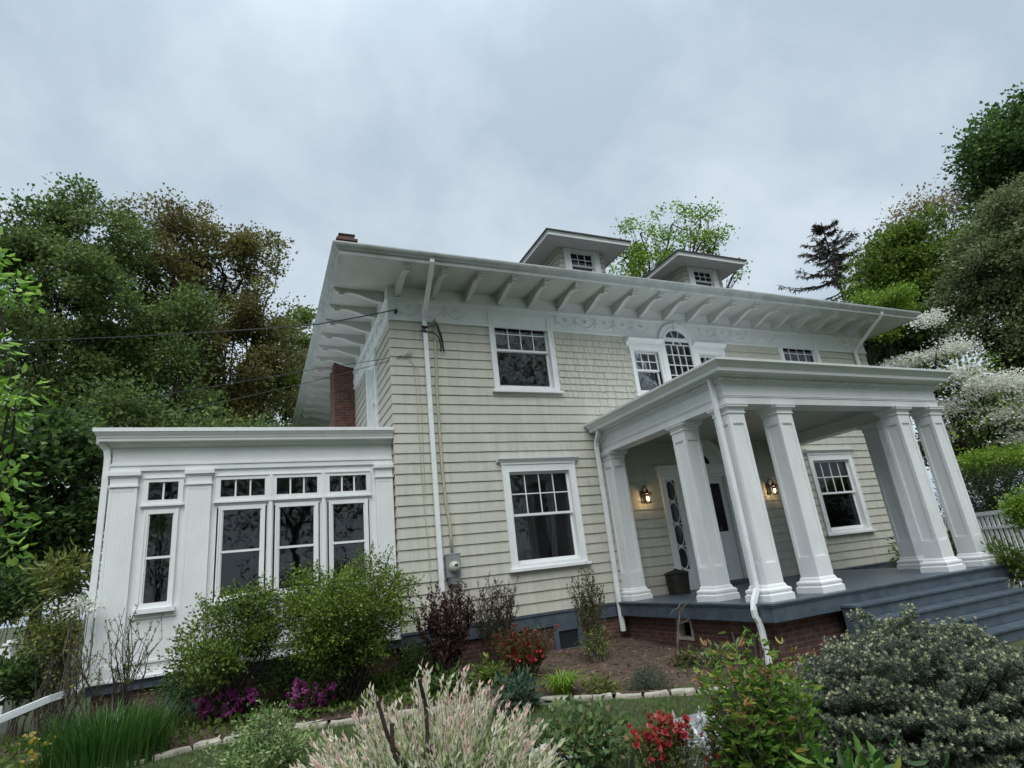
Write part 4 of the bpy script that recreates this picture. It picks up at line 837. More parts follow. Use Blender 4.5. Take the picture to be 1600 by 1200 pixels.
tree('backdrop_tree', 'leafy tree standing behind the chimney side of the right hedge', [B(1530, 690, 60, 25), B(1600, 660, 70, 25), B(1470, 690, 50, 27), B(1660, 600, 90, 27)], at_t(1560, 820, 27), .14, M_MAPLE, BARKD, 1200, 10, .26, .18, wr=.8, shell=.2, boughs=18)
r = tree('flowering_dogwood', 'white flowering dogwood with tiers of blossom right of the house', [B(1400, 572, 34, 20.5, 11), B(1440, 560, 34, 20.5, 14), B(1490, 545, 36, 20.5, 20), B(1440, 600, 40, 20, 14), B(1490, 590, 46, 20, 20), B(1540, 605, 46, 20, 24), B(1590, 600, 50, 20, 26), B(1480, 640, 40, 20, 22), B(1570, 650, 56, 20, 24), B(1600, 690, 44, 20, 20), B(1470, 680, 26, 20, 18), B(1452, 500, 24, 20.5, 18), B(1640, 640, 70, 20, 60)], at_t(1535, 770, 20), .10, M_WHITE, BARKD, 1700, 13, .16, .065, wr=.9, shell=.15, flat=.22, limbs=4, updown=.5, tone_bias=.3)
me, C = crown_mesh('leaf', M_MID, [(np.array(b[0]), b[1]) for b in (B(1450, 610, 60, 20.4, 20), B(1550, 650, 80, 20.4, 40), B(1500, 580, 50, 20.6, 20))], 260, 7, .3, .14, wr=.6, shell=.2); link('leaf', me, r)
tree('broadleaf_tree', 'yellow green tree behind the roof between the two dormers', [B(1000, 365, 40, 36), B(1050, 350, 36, 36), B(1095, 345, 34, 36, 22), B(975, 405, 34, 36), B(1030, 405, 46, 36), B(1085, 395, 40, 36), B(1120, 370, 26, 36), B(1148, 425, 15, 36), B(1040, 450, 60, 36)], at_t(1050, 800, 36), .28, M_LIME, BARKD, 560, 15, .26, .18, wr=.8, shell=.1, limbs=12, boughs=9, bsize=.34)
def conifer(px, pyt, t, label):
    top = Vector(at_t(px, pyt, t)); base = Vector(top); base.z = gz(0, 3); root = thing('spruce_tree', base, label, 'spruce'); mb = MB(); limb(mb, base, top, .22, .03, .01, 8, 6); P = []; A = []; h = top.z-base.z
    for i in range(64):
        f = random.uniform(0, .42); z = top.z-.2-f*h*.62; s = Vector((base.x, base.y, z)); ln = (.5+8.5*f)*random.uniform(.5, 1.1); a = random.uniform(0, 2*PI)
        e = s+Vector((math.cos(a)*ln, math.sin(a)*ln, random.uniform(-.05, .38)*ln)); q = limb(mb, s, e, .05, .012, .05, 6, 4, sag=-.10); e2 = q[-1]
        for j in range(95):
            x = random.uniform(.12, 1)*6; i0 = min(int(x), 5); p = q[i0].lerp(q[i0+1], x-i0); P.append(p); A.append(((e-s).normalized()*.6+Vector((random.gauss(0, .7), random.gauss(0, .7), random.gauss(-.5, .4)))))
    me = leaf_mesh('needles', M_CONIF, np.array(P), np.array(A), RNG.uniform(.14, .38, len(P)), RNG.random(len(P)), .2, .1, .1); link('needles', me, root); mb.build('trunk', BARKD, root)
conifer(1283, 348, 36, 'thin dark spruce with drooping branches against the sky')
# trees across the street, mirrored in the window panes
def street_tree(x, y, h, label):
    r0 = [(np.array([x+dx, y+dy, h*hz]), (h*.22, h*.22, h*.2)) for dx, dy, hz in ((0, 0, .85), (-h*.18, 1, .66), (h*.19, -1, .62), (0, 1.5, .5), (-h*.14, -1, .4), (h*.15, 1, .36), (0, 0, .25))]
    tree('street_tree', label, r0, (x, y), .25, M_MAPLE, BARKD, 900, 9, .5, .26, wr=.85, shell=.3, limbs=5, group='trees across the street')
for x_, y_, h_ in ((-18, -27, 19), (-9, -30, 22), (0, -28, 20), (9, -31, 23), (18, -29, 20), (27, -33, 22), (-27, -30, 20), (36, -31, 20)): street_tree(x_, y_, h_, 'leafy tree across the street, mirrored in the house windows')
hb = [(np.array([x_, -21.5+.4*math.sin(x_), .3]), (1.3, .8, 1.6+.25*math.sin(x_*1.7))) for x_ in range(-26, 30, 2)]  # unseen hedge added behind the camera to darken reflections in the lower panes
bush('reflection_hedge', 'unseen dark hedge added to darken the low reflections in the sunroom panes', (0, -21.5), hb, M_DARK, 1700, 9, .18, .14, nst=10, cat='hedge')
# hedges and shrubs right of the house
bush_px('hedge', 'long lime green hedge top right of the porch, behind the dark yew', 1565, 722, 82, 24, t=18.9, lm=M_LIME, ncl=800, per=10, csize=.11, lsize=.075, nst=6, cat='hedge')
bush('yew_shrub', 'dark yew in front of the lime hedge, behind the picket fence', at_t(1545, 840, 17.6)[:2], [B(1545, 765, 62, 17.6, 36), B(1600, 760, 50, 17.6, 40), B(1505, 785, 40, 17.6, 40), B(1560, 820, 70, 17.6, 40)], LG('yew_leaf', [(.012, .026, .012), (.024, .045, .018), (.04, .065, .026), (.06, .09, .035)]), 1300, 10, .13, .08, nst=6, wr=.3, shell=.4)
bush('boxwood_shrub', 'clipped bright green shrub in front of the fence at the right edge', at_t(1598, 870, 13)[:2], [B(1602, 798, 30, 13, 32), B(1630, 795, 36, 13, 38)], M_LIME, 520, 10, .07, .06, nst=6, wr=.6, shell=.5)
bush('laurel_shrub', 'leafy dark shrub at the foot of the fence, right of the last column', at_t(1565, 870, 13.2)[:2], [B(1570, 872, 22, 13.6, 20), B(1600, 885, 26, 13.6, 20)], M_MID, 120, 8, .09, .10, nst=8, wr=.45, shell=.4)
bush('rhododendron', 'rhododendron against the shingles below the right window', (12.1, -.75), [((12.1, -.75, .28), (.42, .35, .38)), ((12.3, -.8, .5), (.3, .3, .25)), ((11.95, -.7, .0), (.5, .4, .4))], M_DARK, 70, 7, .1, .16, nst=12, wr=.36, shell=.4)
bush('rhododendron', 'rhododendron seen between the two rightmost columns', at_t(1492, 890, 15.6)[:2], [B(1492, 855, 16, 15.6, 26), B(1497, 875, 18, 15.6, 16)], M_DARK, 60, 7, .1, .16, nst=6, wr=.36, shell=.4)
def picket_fence(label, a, b, h, step=.115, name='picket_fence', posts=(0, 1)):
    a, b = Vector(a), Vector(b); d = (b-a); ln = d.length; d.normalize(); nrm = Vector((-d.y, d.x, 0)); root = thing(name, (a.x, a.y, a.z), label, 'fence'); mb = MB(); mp = MB(); mr = MB()
    def slab(m, s0, s1, z0, z1, th):
        p = lambda s, q: tuple(a+d*s+nrm*q*th/2); m.hexa([(*p(s0, -1)[:2], z0), (*p(s1, -1)[:2], z0), (*p(s1, 1)[:2], z0), (*p(s0, 1)[:2], z0)], [(*p(s0, -1)[:2], z1), (*p(s1, -1)[:2], z1), (*p(s1, 1)[:2], z1), (*p(s0, 1)[:2], z1)])
    g = a.z; s = .1
    while s < ln-.05: slab(mb, s, s+step*.5, g+.08, g+h-.12, .022); s += step
    slab(mr, 0, ln, g+h-.119, g+h-.04, .06); slab(mr, 0, ln, g+h-.39, g+h-.34, .045); slab(mr, 0, ln, g+.1, g+.17, .045)
    mb.build('picket', WHITE2, root); mr.build('rail', WHITE2, root); n = max(2, int(ln/1.9)+1)
    for i in range(n):
        s = ln*i/(n-1); mp = MB(); slab(mp, s-.06, s+.06, g-.2, g+h, .12); slab(mp, s-.085, s+.085, g+h+.001, g+h+.035, .17); slab(mp, s-.05, s+.05, g+h+.036, g+h+.075, .1); mp.build('post', WHITE2, root)
p1 = at_t(1478, 850, 16.4); p2 = at_t(1640, 850, 14.6)
picket_fence('white picket fence with capped posts right of the porch', (p1[0], p1[1], gz(0, 0)-.0), (p2[0], p2[1], gz(0, 0)), 1.62)
p1 = at_t(-60, 990, 13); p2 = at_t(22, 990, 12.2)
picket_fence('short stretch of white picket fence at the far left edge', (p1[0], p1[1], gz(0, 0)), (p2[0], p2[1], gz(0, 0)), 1.2)

# ------------------------------------------------------------------ planting along the house
bush_px('rhododendron', 'tall rhododendron with long leaves left of the sunroom corner', 105, 905, 34, 38, t=11.3, lm=M_OLIVE, ncl=60, per=9, csize=.12, lsize=.17, wr=.28, nst=10, full=True, shell=.3)
bush_px('yellow_green_shrub', 'loose yellow green shrub at the left corner of the sunroom', 88, 985, 50, 64, t=11.0, lm=M_OLIVE, ncl=260, per=8, csize=.1, lsize=.06, nst=22, shell=.25)
bush_px('dark_evergreen', 'dark evergreen shrub at the far left edge behind the loose yellow green shrub', 8, 930, 62, 60, t=14.5, lm=M_DARK, ncl=500, per=9, csize=.14, lsize=.1, nst=8, shell=.3)
bush_px('white_flower_shrub', 'small white flowering shrub by the sunroom corner', 124, 945, 18, 20, t=10.2, lm=M_WHITE, ncl=40, per=8, csize=.05, lsize=.05, nst=8, lobes=2)
bush_px('dark_groundcover_shrub', 'low dark leafy shrub behind the yellow flowers, bottom left', 30, 1060, 60, 50, t=11.4, lm=M_DARK, ncl=200, per=8, csize=.11, lsize=.1, nst=10, shell=.3)
c = at_y(195, 1090, -.75); stems('azalea_shrub', 'sparse many stemmed azalea with few leaves before the narrow sunroom window', c, 17, 1.72, .62, M_OLIVE, 5, .05, sr=.009, bark=BARK, branch=3, lo=.55, tone=(.6, .25))
c = at_y(110, 1100, -.1); stems('azalea_shrub', 'leaning thin stemmed shrub left of the bare azalea', c, 10, 1.5, .5, M_OLIVE, 6, .05, sr=.008, bark=BARK, branch=3, lo=.4)
bush_px('privet_shrub', 'green shrub with airy top before the middle sunroom windows', 366, 1000, 84, 92, y=-.75, lm=M_MID, ncl=1500, per=9, csize=.07, lsize=.046, nst=60, sr=.009, shell=.1, bark=BARK, tone_bias=-.1, boughs=26, bsize=.34, bflat=1., jit=.3, sprays=130, slen=.2)
bush_px('privet_shrub', 'fuller bright green shrub at the right end of the sunroom', 543, 966, 106, 116, y=-1.0, lm=M_MID, ncl=3400, per=9, csize=.07, lsize=.047, nst=70, sr=.01, shell=.1, bark=BARK, tone_bias=.02, boughs=30, bsize=.34, bflat=.9, jit=.3, sprays=220, slen=.22)
g = on_ground(700, 1068); stems('barberry_shrub', 'upright dark purple leaved shrub below the electric meter', g, 30, 1.62, .55, M_PURPLE, 30, .052, sr=.007, bark=BARKD, branch=4, lo=.12, wr=.65)
g = on_ground(800, 1052); stems('bare_shrub', 'half bare brownish shrub left of the lower front window sill', (g[0], -.45), 28, 1.55, .50, LG('bronze_green_leaf', [(.035, .03, .02), (.06, .045, .03), (.085, .075, .035), (.12, .12, .05)]), 22, .042, sr=.006, bark=BARK, branch=4, lo=.35)
def redfl(root, P):
    idx = RNG.choice(len(P), 70, replace=False); flowers(root, M_REDF, P[idx]+np.array([0, -.02, .02]), 6, .045)
g = on_ground(822, 1066); stems('red_azalea', 'red flowering azalea against the house below the lower window', g, 58, .84, .54, M_REDL, 15, .046, sr=.005, bark=BARK, branch=3, lo=.1, wr=.5, tone=(.38, .28), extra=redfl)
g = on_ground(928, 1034); stems('tall_shrub', 'tall thin shrub between the window and the porch downspout', g, 24, 1.62, .36, M_BROWNL, 24, .046, sr=.006, bark=BARKG, branch=3, lo=.2)
bush('privet_tuft', 'dense low tuft around the foot of the tall thin shrub', (g[0]+.03, g[1]-.15), [((g[0]+.03, g[1]-.12, gz(*g[:2])+.32), (.26, .2, .34))], M_MID, 90, 8, .06, .04, nst=30, shell=.2)
g = on_ground(1058, 1034); root = thing('dead_sapling', gpt(*g[:2]), 'dead bare sapling standing before the porch brick vent', 'sapling'); mb = MB(); g = gpt(*g[:2]); T_ = Vector(at_y(1062, 945, g.y)); q = limb(mb, g, T_, .018, .012, .05, 6, 6)
for e in ((1085, 925), (1046, 962), (1082, 965), (1072, 940)): limb(mb, q[random.choice((4, 5, 6))], Vector(at_y(*e, g.y+random.uniform(-.1, .1))), .011, .004, .1, 4, 5)
mb.build('trunk', BARKG, root)
g = on_ground(1075, 1040); bush('heuchera', 'small withered leafy clump at the foot of the dead sapling', g, [((g[0], g[1], gz(*g[:2])+.08), (.2, .16, .12))], M_BROWNL, 40, 7, .06, .07, nst=6, cat='plant', wr=.7)
g = on_ground(1020, 1080); bush('lavender_mound', 'round grey green mound beside the pale edging stones', g, [((g[0], g[1]+.05, gz(*g[:2])+.12), (.30, .25, .16))], LG('blue_green_leaf', [(.02, .045, .028), (.04, .075, .045), (.07, .11, .07), (.12, .16, .10)]), 220, 9, .045, .035, nst=10, cat='plant', wr=.3, shell=.5)
g = on_ground(880, 1088); blades('daylily_clump', 'bright daylily clump with arching leaves right of the red azalea', g, 230, .56, .48, M_LIME, .018, .9, .1, 'daylily')
g = on_ground(812, 1110); bush('peony_plant', 'blue green leafy perennial in front of the red azalea', g, [((g[0], g[1], gz(*g[:2])+.16), (.28, .22, .2))], LG('blue_green_broadleaf', [(.02, .05, .03), (.04, .085, .05), (.07, .125, .075), (.11, .17, .10)]), 60, 8, .08, .11, nst=10, cat='plant', wr=.4, full=True)
def azalea(label, cx, cy, rx, ry, nf):
    g = on_ground(cx, cy+ry+12); k = mpp(g); c = np.array([g[0], g[1], gz(*g[:2])+(ry+10)*k])
    r = bush('purple_azalea', label, g, [(c, (rx*k, rx*k*.6, ry*k*1.3))], M_DARK, 90, 7, .06, .05, nst=12, shell=.3)
    C, O = clumps([(c+np.array([0, -.05, .03]), (rx*k, rx*k*.6, ry*k*1.25))], nf, .75); flowers(r, M_MAG, C, 7, .05)
azalea('magenta azalea low in the bed, left of the fuller one, nearest the brick base', 355, 1103, 52, 17, 120); azalea('magenta azalea in the shade below the fuller green shrub', 488, 1085, 42, 20, 75)
for (lb, px, py, r_, h_, m_, ls_) in (('leafy dark perennial between the pink willow and the purple barberry', 700, 1092, .32, .22, M_DARK, .10), ('small mid green perennial under the fuller green shrub, right side', 600, 1085, .30, .2, M_MID, .08), ('low green plant under the half bare brownish shrub', 765, 1078, .3, .2, M_MID, .09), ('low bluish leaved plant at the foot of the porch brick, left of the downspout', 1128, 1042, .26, .16, M_GREY, .09), ('low leafy plant inside the edging stones left of the grey green mound', 940, 1085, .22, .12, M_OLIVE, .06)):
    g = on_ground(px, py); bush('perennial', lb, g, [((g[0], g[1], gz(*g[:2])+h_*.6), (r_, r_*.7, h_))], m_, 60, 8, .07, ls_, nst=10, cat='plant', wr=.45, full=True, shell=.3)
bush_px('dark_filler_shrub', 'dark leafy filler standing in for the shadow between the fuller green shrub and the purple barberry', 648, 1042, 40, 42, y=-.55, lm=M_DARK, ncl=200, per=9, csize=.09, lsize=.06, nst=14, shell=.3)  # added dark foliage in place of brick that is only in shadow
bush_px('dark_filler_shrub', 'dark low filler standing in for the shade between the two green shrubs before the sunroom', 452, 1050, 46, 40, y=-.5, lm=M_DARK, ncl=220, per=9, csize=.09, lsize=.055, nst=14, shell=.3)  # added dark foliage stands in for the shade under the bushes
bush_px('dark_filler_shrub', 'dark low shrub at the left foot of the airy topped green shrub', 285, 1080, 34, 26, y=-.5, lm=M_DARK, ncl=120, per=9, csize=.08, lsize=.05, nst=10, shell=.3)
# ground cover in the left bed
n = 5200; P = np.stack([RNG.uniform(-5.2, .6, n), RNG.uniform(-2.0, .0, n), np.zeros(n)], 1); keep = np.array([p[1] > edge_y(p[0])+.12 for p in P]); P = P[keep]; P[:, 2] = [gz(p[0], p[1])+.03 for p in P]; P[:, 2] += RNG.random(len(P))*.10
A = rdir(len(P))*.8+np.array([0, 0, .5]); o = link('ground_cover', leaf_mesh('ground_cover', M_MID, P, A, RNG.uniform(.04, .10, len(P)), .35+RNG.normal(size=len(P))*.2, .5, .2, .2)); tag(o, 'low leafy ground cover over the bed below the sunroom', 'ground cover', kind='stuff')
n = 5200; P = np.stack([RNG.uniform(.4, 5, n), RNG.uniform(-4.6, -.2, n), np.zeros(n)], 1); q = RNG.random(n)
P = P[[p[1] > edge_y(p[0])+.08 and not (p[0] > 4.25 and p[1] > -3.9) and (q[i] > min(.97, .35+.5*(p[1]-edge_y(p[0])))) and math.sin(p[0]*5.3+p[1]*3)+math.sin(p[1]*6.1-p[0]*2) > -.7 for i, p in enumerate(P)]]; P[:, 2] = [gz(p[0], p[1])+.03 for p in P]; P[:, 2] += RNG.random(len(P))*.05
A = rdir(len(P))*.8+np.array([0, 0, .6]); o = link('weeds', leaf_mesh('weeds', M_OLIVE, P, A, RNG.uniform(.03, .075, len(P)), .35+RNG.normal(size=len(P))*.25, .45, .2, .2)); tag(o, 'low weeds and grass creeping over the mulch inside the edging stones', 'weeds', kind='stuff')
# mulch chips
n = 9000; P = np.stack([RNG.uniform(-5, 5, n), RNG.uniform(-4.6, .0, n), np.zeros(n)], 1); P = P[[p[1] > edge_y(p[0])+.08 and not (p[0] > 4.25 and p[1] > -3.9) for p in P]]; P[:, 2] = [gz(p[0], p[1])+.035+.03*math.sin(p[0]*3.1+p[1]*2.2)*math.sin(p[1]*4.1) for p in P]
A = rdir(len(P))*np.array([1, 1, .25]); o = link('mulch_chips', leaf_mesh('mulch_chips', CHIP, P, A, RNG.uniform(.02, .06, len(P)), RNG.random(len(P)), .45, .1, 0)); tag(o, 'brown wood chips and dry leaves scattered over the bed', 'mulch', kind='stuff')
# lawn
n = 60000; P = np.stack([RNG.uniform(-4.6, 5.2, n), RNG.uniform(-6.6, -1.6, n), np.zeros(n)], 1); P = P[[p[1] < edge_y(p[0])-.06 for p in P]]; P[:, 2] = [gz(p[0], p[1])-.01 for p in P]
A = rdir(len(P))*np.array([.7, .7, .1])+np.array([0, 0, .9]); o = link('lawn_grass', leaf_mesh('lawn_grass', M_LAWN, P, A, RNG.uniform(.03, .08, len(P)), .45+RNG.normal(size=len(P))*.2, .12, .1, .2)); tag(o, 'short green lawn grass on the camera side of the edging stones', 'grass', kind='stuff')
# edging stones
pts = []; x = -4.3
while x < 4.4:
    w = random.uniform(.26, .46); y = edge_y(x+w/2); y2 = edge_y(x+w/2+.05); an = math.atan2(y2-y, .05); pts.append((x+w/2, y, w/math.cos(an) if abs(an) < 1 else w, an)); x += w+.012
for (x, y, w, an) in pts:
    mb = MB(); hw, hd = w*.49/1, random.uniform(.06, .09); n = 10; o = []
    for i in range(n):
        a = 2*PI*i/n; px_ = hw*max(-1, min(1, 1.35*math.cos(a)))*random.uniform(.93, 1); py_ = hd*max(-1, min(1, 1.35*math.sin(a)))*random.uniform(.88, 1); o.append((px_, py_))
    ca, sa = math.cos(an), math.sin(an); rot = lambda p, s: (p[0]*ca*s-p[1]*sa*s, p[0]*sa*s+p[1]*ca*s)
    top = [(*rot(p, .93), .05+random.uniform(-.012, .012)) for p in o]; bot = [(*rot(p, 1), -.06) for p in o]; mid = [(*rot(p, 1), .034) for p in o]
    mb.add(bot+mid+top, [tuple(range(n))[::-1], tuple(range(2*n, 3*n))]+[(k*n+i, k*n+(i+1) % n, (k+1)*n+(i+1) % n, (k+1)*n+i) for k in range(2) for i in range(n)])
    tag(mb.build('edging_stone', STONE, None, Vector((x, y, gz(x, y)))), 'flat pale stone in the curved edging between planting bed and lawn', 'edging stone', 'edging stones along the bed')
mb = MB(); n = 12; c = Vector((1.9, -4.95, gz(0, -5)+.02)); o = [(c.x+.42*math.cos(2*PI*i/n)*random.uniform(.85, 1.05)*1.7, c.y+.42*math.sin(2*PI*i/n)*random.uniform(.85, 1.05)) for i in range(n)]
mb.prism(o, lambda p, s: (p[0], p[1], c.z+(-.03, .035)[s])); tag(mb.build('flagstone', FLAG), 'grey flagstone lying in the lawn behind the red flowers', 'flagstone')
mb = MB(); c = Vector((.55, -4.55, gz(0, -5))); o = [(c.x+.42*math.cos(2*PI*i/n)*random.uniform(.85, 1.05)*1.2, c.y+.34*math.sin(2*PI*i/n)*random.uniform(.85, 1.05)) for i in range(n)]
mb.prism(o, lambda p, s: (p[0], p[1], c.z+(-.03, .035)[s])); tag(mb.build('flagstone', FLAG), 'grey flagstone half hidden behind the rose bush', 'flagstone')

# ------------------------------------------------------------------ foreground plants
def at_depth_base(px, py, t): p = at_t(px, py, t); return p
# tall grassy clump and yellow flowers, bottom left
c = at_t(165, 1195, 8.6); blades('iris_clump', 'dense clump of tall grassy leaves at the bottom left', c, 760, .80, .34, M_GRASSB, .016, .35, .60, 'grass clump', ell=.6)
c = at_t(50, 1150, 8.6); root = blades('primrose_plant', 'small pale yellow flowers at the bottom left corner', c, 30, .22, .16, M_MID, .02, .6, .08, 'flower')
C = np.array([at_t(*q, 8.5) for q in ((45, 1150), (57, 1152), (50, 1160), (75, 1160), (40, 1185), (52, 1182))]); C = np.repeat(C, 3, 0)+RNG.normal(size=(18, 3))*.02; flowers(root, M_YEL, C, 6, .03)
bush_px('variegated_shrub', 'low pale variegated shrub left of the pink willow', 418, 1172, 88, 62, t=5.3, lm=M_VARI, ncl=560, per=9, csize=.05, lsize=.036, nst=20, shell=.3, wr=.5, boughs=10, bsize=.36, sprays=90, slen=.1)
# dappled willow
def willow():
    c = at_t(668, 1180, 4.0); root = thing('dappled_willow', gpt(c[0], c[1]), 'pink and cream tipped dappled willow filling the bottom centre', 'shrub'); k = mpp(c); g = gz(c[0], c[1]); mb = MB(); P = []; A = []; S = []; T = []
    ztop = at_t(668, 1062, 4.0)[2]; hh = ztop-g
    for i in range(300):
        a = random.uniform(0, 2*PI); r = math.sqrt(random.random()); ex, ey = r*math.cos(a), r*math.sin(a)
        e = Vector((c[0]+ex*.84*CR[0]/.994+ey*.60*.4, c[1]+ex*.84*CR[1]/.994+ey*.60, g+hh*(1.02-.42*r*r)*random.uniform(.80, 1.06))); b = Vector((c[0]+ex*.35*CR[0], c[1]+ex*.35*CR[1]+ey*.3, g+hh*.12))
        d0 = e-b; pts = [b.lerp(e, j/6)+Vector((0, 0, .05*math.sin(PI*j/6)))+Vector([random.gauss(0, .008) for _ in range(3)]) for j in range(7)]
        mb.tube(pts, [.004-.0028*j/6 for j in range(7)], 4)
        pk = random.random()**1.5
        m = 27
        for j in range(m):
            f = .22+.78*(j+random.random()*.6)/m; x = f*6; i0 = min(int(x), 5); p = pts[i0].lerp(pts[i0+1], x-i0); d = (pts[i0+1]-pts[i0]).normalized(); ang = j*2.4; sd = Vector((math.cos(ang), math.sin(ang), 0)); tipf = max(0, (f-.55)/.45)
            P.append(p); A.append(tuple(d*(.55+1.7*tipf)+sd*.75+Vector((0, 0, .1)))); S.append(random.uniform(.048, .074)*(1-.25*tipf)); T.append(min(1, .12+.5*random.random()+.42*tipf**.8+(pk-.3)*.5*tipf))
    link('foliage', leaf_mesh('foliage', M_WILLOW, np.array(P), np.array(A), np.array(S), np.array(T), .34, .25, .15), root); mb.build('twig', BARKG, root)
    mb = MB()
    for (px, py, l) in ((590, 1095, .5), (655, 1060, .6), (612, 1130, .4)):
        e = Vector(at_t(px, py, 3.75)); b = Vector((c[0]+random.uniform(-.1, .1), c[1], g)); limb(mb, b, e, .018, .012, .05, 6, 6)
    mb.build('old_branch', BARK, root)
willow()
# rose bush
bush_px('rose_bush', 'rose bush with broad green leaves right of the pink willow', 905, 1160, 86, 62, t=5.0, lm=M_ROSE, ncl=150, per=8, csize=.075, lsize=.062, nst=26, sr=.006, bark=BARK, shell=.2, wr=.62, full=True)
c = at_t(960, 1190, 4.9); blades('iris_clump', 'narrow grey green strap leaves between the rose bush and red flowers', c, 70, .5, .2, LG('iris_leaf', [(.04, .06, .035), (.07, .10, .055), (.11, .14, .085), (.2, .2, .13)]), .016, .2, .2, 'grass clump')
def redplant(label, cx, cy, rx, ry, t, n, fs, fl, seed, lm=M_OLIVE):
    c = at_t(cx, cy+ry, t); k = mpp(c); g = gz(c[0], c[1]); ztop = at_t(cx, cy-ry, t)[2]; 
    def ex(root, P):
        idx = np.argsort(-P[:, 2]+RNG.normal(size=len(P))*.12)[:fl]; flowers(root, M_REDF, P[idx]+RNG.normal(size=(len(idx), 3))*.03, 5, fs)
    stems('red_flower_plant', label, c, n, ztop-g, rx*k, lm, 10, .045, sr=.005, bark=BARK, branch=2, lo=.5, tone=(.5, .3), extra=ex, cat='flower')
redplant('bright red azalea in front, beside the grey flagstone', 1045, 1160, 62, 58, 4.7, 34, .036, 70, 1)
redplant('smaller dull red flowers right of the bright red azalea', 1140, 1150, 46, 45, 4.5, 24, .022, 40, 2, M_BROWNL)
c = at_t(1088, 1160, 5.1); stems('dusty_miller', 'silver leaved dusty miller between the red flowers', c, 16, at_t(1088, 1100, 5.1)[2]-gz(c[0], c[1]), .2, M_SILVER, 10, .06, sr=.005, bark=METAL, branch=1, lo=.45, wr=.35, cat='plant')
c = at_t(1150, 1170, 5.0); stems('dusty_miller', 'lower silver leaved plant at the right side of the flagstone', c, 14, .55, .2, M_SILVER, 10, .05, sr=.004, bark=METAL, branch=1, lo=.4, wr=.3, cat='plant')
# tall leafy perennial
def peony():
    c = at_t(1205, 1190, 4.5); k = mpp(c); g = gz(c[0], c[1]); root = thing('peony_plant', gpt(c[0], c[1]), 'tall leafy green perennial with reddish tips before the porch corner', 'plant'); mb = MB(); P = []; A = []; S = []; T = []
    zt = at_t(1205, 985, 4.5)[2]
    for i in range(64):
        a = random.uniform(0, 2*PI); r = math.sqrt(random.random()); off = (r*math.cos(a), r*math.sin(a)); R = 92*k
        e = Vector((c[0]+off[0]*R*CR[0]+off[1]*.3, c[1]+off[0]*R*CR[1]+off[1]*R*.7, g+(zt-g)*random.uniform(.62, 1.03)*(1-.18*r*r))); b = Vector((c[0]+off[0]*.15, c[1]+off[1]*.12, g)); q = limb(mb, b, e, .006, .003, .05, 8, 5); h = random.random()
        for j in range(20):
            f = .3+.7*(j+random.random())/20; x = f*8; i0 = min(int(x), 7); p = q[i0].lerp(q[i0+1], x-i0); ang = j*2.4+h*6; d = Vector((math.cos(ang), math.sin(ang), random.uniform(.1, .8))); st = p+d*.05
            for m in (-1, 0, 1):
                dd = d+Vector((-d.y, d.x, 0))*m*.55+Vector((0, 0, random.uniform(-.1, .2))); P.append(st); A.append(tuple(dd)); S.append(random.uniform(.06, .115)*(1-.35*f)); T.append(.36+random.gauss(0, .15)+(.55 if f > .9 and h > .55 else .12*f))
    link('foliage', leaf_mesh('foliage', M_PEONY, np.array(P), np.array(A), np.array(S), np.array(T), .32, .3, .3, True), root); mb.build('stem', BARKG, root)
peony()
c = at_t(1345, 1210, 3.7); k = mpp(c); bush('peony_plant', 'glossy broad leaves at the bottom edge in front of the blue spruce', c, [((c[0], c[1], c[2]-.02), (.22, .2, .12)), ((c[0]-.15, c[1], c[2]-.05), (.18, .2, .1))], M_PEONY, 26, 8, .06, .11, nst=8, cat='plant', wr=.34, full=True, shell=.3, tone_bias=-.32)
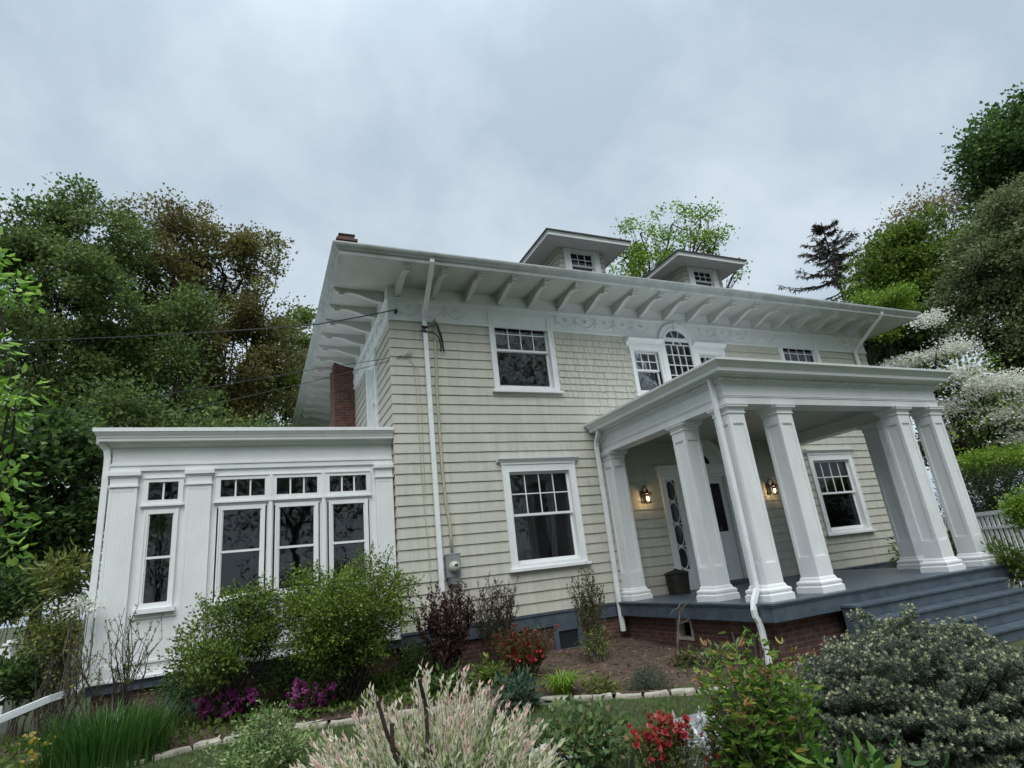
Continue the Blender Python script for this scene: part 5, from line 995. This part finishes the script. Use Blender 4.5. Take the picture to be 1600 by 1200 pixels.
# globe blue spruce
def spruce():
    t = 5.6; c = at_t(1450, 1120, t); k = mpp(c); root = thing('globe_spruce', gpt(c[0], c[1]), 'wide low blue spruce with pale yellow new tips beside the steps', 'spruce'); P = []; A = []; S = []; T = []; mb = MB(); g = gz(c[0], c[1])
    R = 215*k; Hc = at_t(1430, 985, t)[2]-g; trunk = Vector((c[0], c[1], g))
    u = Vector(CR); 
    for i in range(1150):
        a = random.uniform(0, 2*PI); tr_ = random.randint(-1, 7); el = math.asin(max(-.25, min(1, .13*tr_+.04+random.gauss(0, .03)+.06*math.sin(a*4+tr_*1.7)))); rr = random.choice((1, 1, 1, 1, .84))*random.uniform(.90, 1.07)
        r = rr*(1+.05*math.sin(el*13+a*2.3)+.05*math.sin(a*5+el*4)+.05*math.sin(a*9-el*7)); d = Vector((math.cos(a)*math.cos(el), math.sin(a)*math.cos(el), math.sin(el)))
        tip = trunk+Vector((d.x*R*r, d.y*R*.8*r, .14+max(0, d.z)*(Hc-.14)*r+min(0, d.z)*.3)); out = Vector((d.x, d.y, .15+.75*max(0, d.z))).normalized()
        if i % 4 == 0:
            b = trunk+Vector((d.x*R*.2, d.y*R*.18, .1+max(0, d.z)*(Hc-.1)*.3)); mb.tube([b, b.lerp(tip, .5)+Vector((0, 0, -.04)), tip-out*.14], [.009, .006, .003], 4)
        side = out.cross(Vector((0, 0, 1))); side = side.normalized() if side.length > .05 else Vector((1, 0, 0))
        for s in range(11):                                         # flat spray of stout shoots
            v = random.uniform(-1, 1); w = random.random()**1.4; o = tip-out*.17*w+side*v*.12*(1.1-.6*abs(w-.5))+Vector((0, 0, random.gauss(0, .012))); ax = (out+side*v*.8+Vector((0, 0, .3+random.gauss(0, .2)))).normalized(); tl = random.uniform(.04, .07); pale = random.random()
            q1 = ax.orthogonal().normalized(); q2 = ax.cross(q1)
            for nd in range(14):
                f = nd/14; th = nd*2.4; nn = q1*math.cos(th)+q2*math.sin(th); P.append(o+ax*tl*f); A.append(tuple(ax*.7+nn)); S.append(random.uniform(.024, .034)); T.append(.16+.3*random.random()+.08*f)
            if w < .5:
                for nd in range(8):
                    th = nd*.8; nn = q1*math.cos(th)+q2*math.sin(th); P.append(o+ax*tl*.95); A.append(tuple(ax*1.1+nn*.7)); S.append(random.uniform(.018, .028)); T.append(.53+.42*pale+random.gauss(0, .06))
    link('foliage', leaf_mesh('foliage', M_SPRUCE, np.array(P), np.array(A), np.array(S), np.array(T), .36, .1, .0), root); mb.build('branch', BARK, root)
spruce()
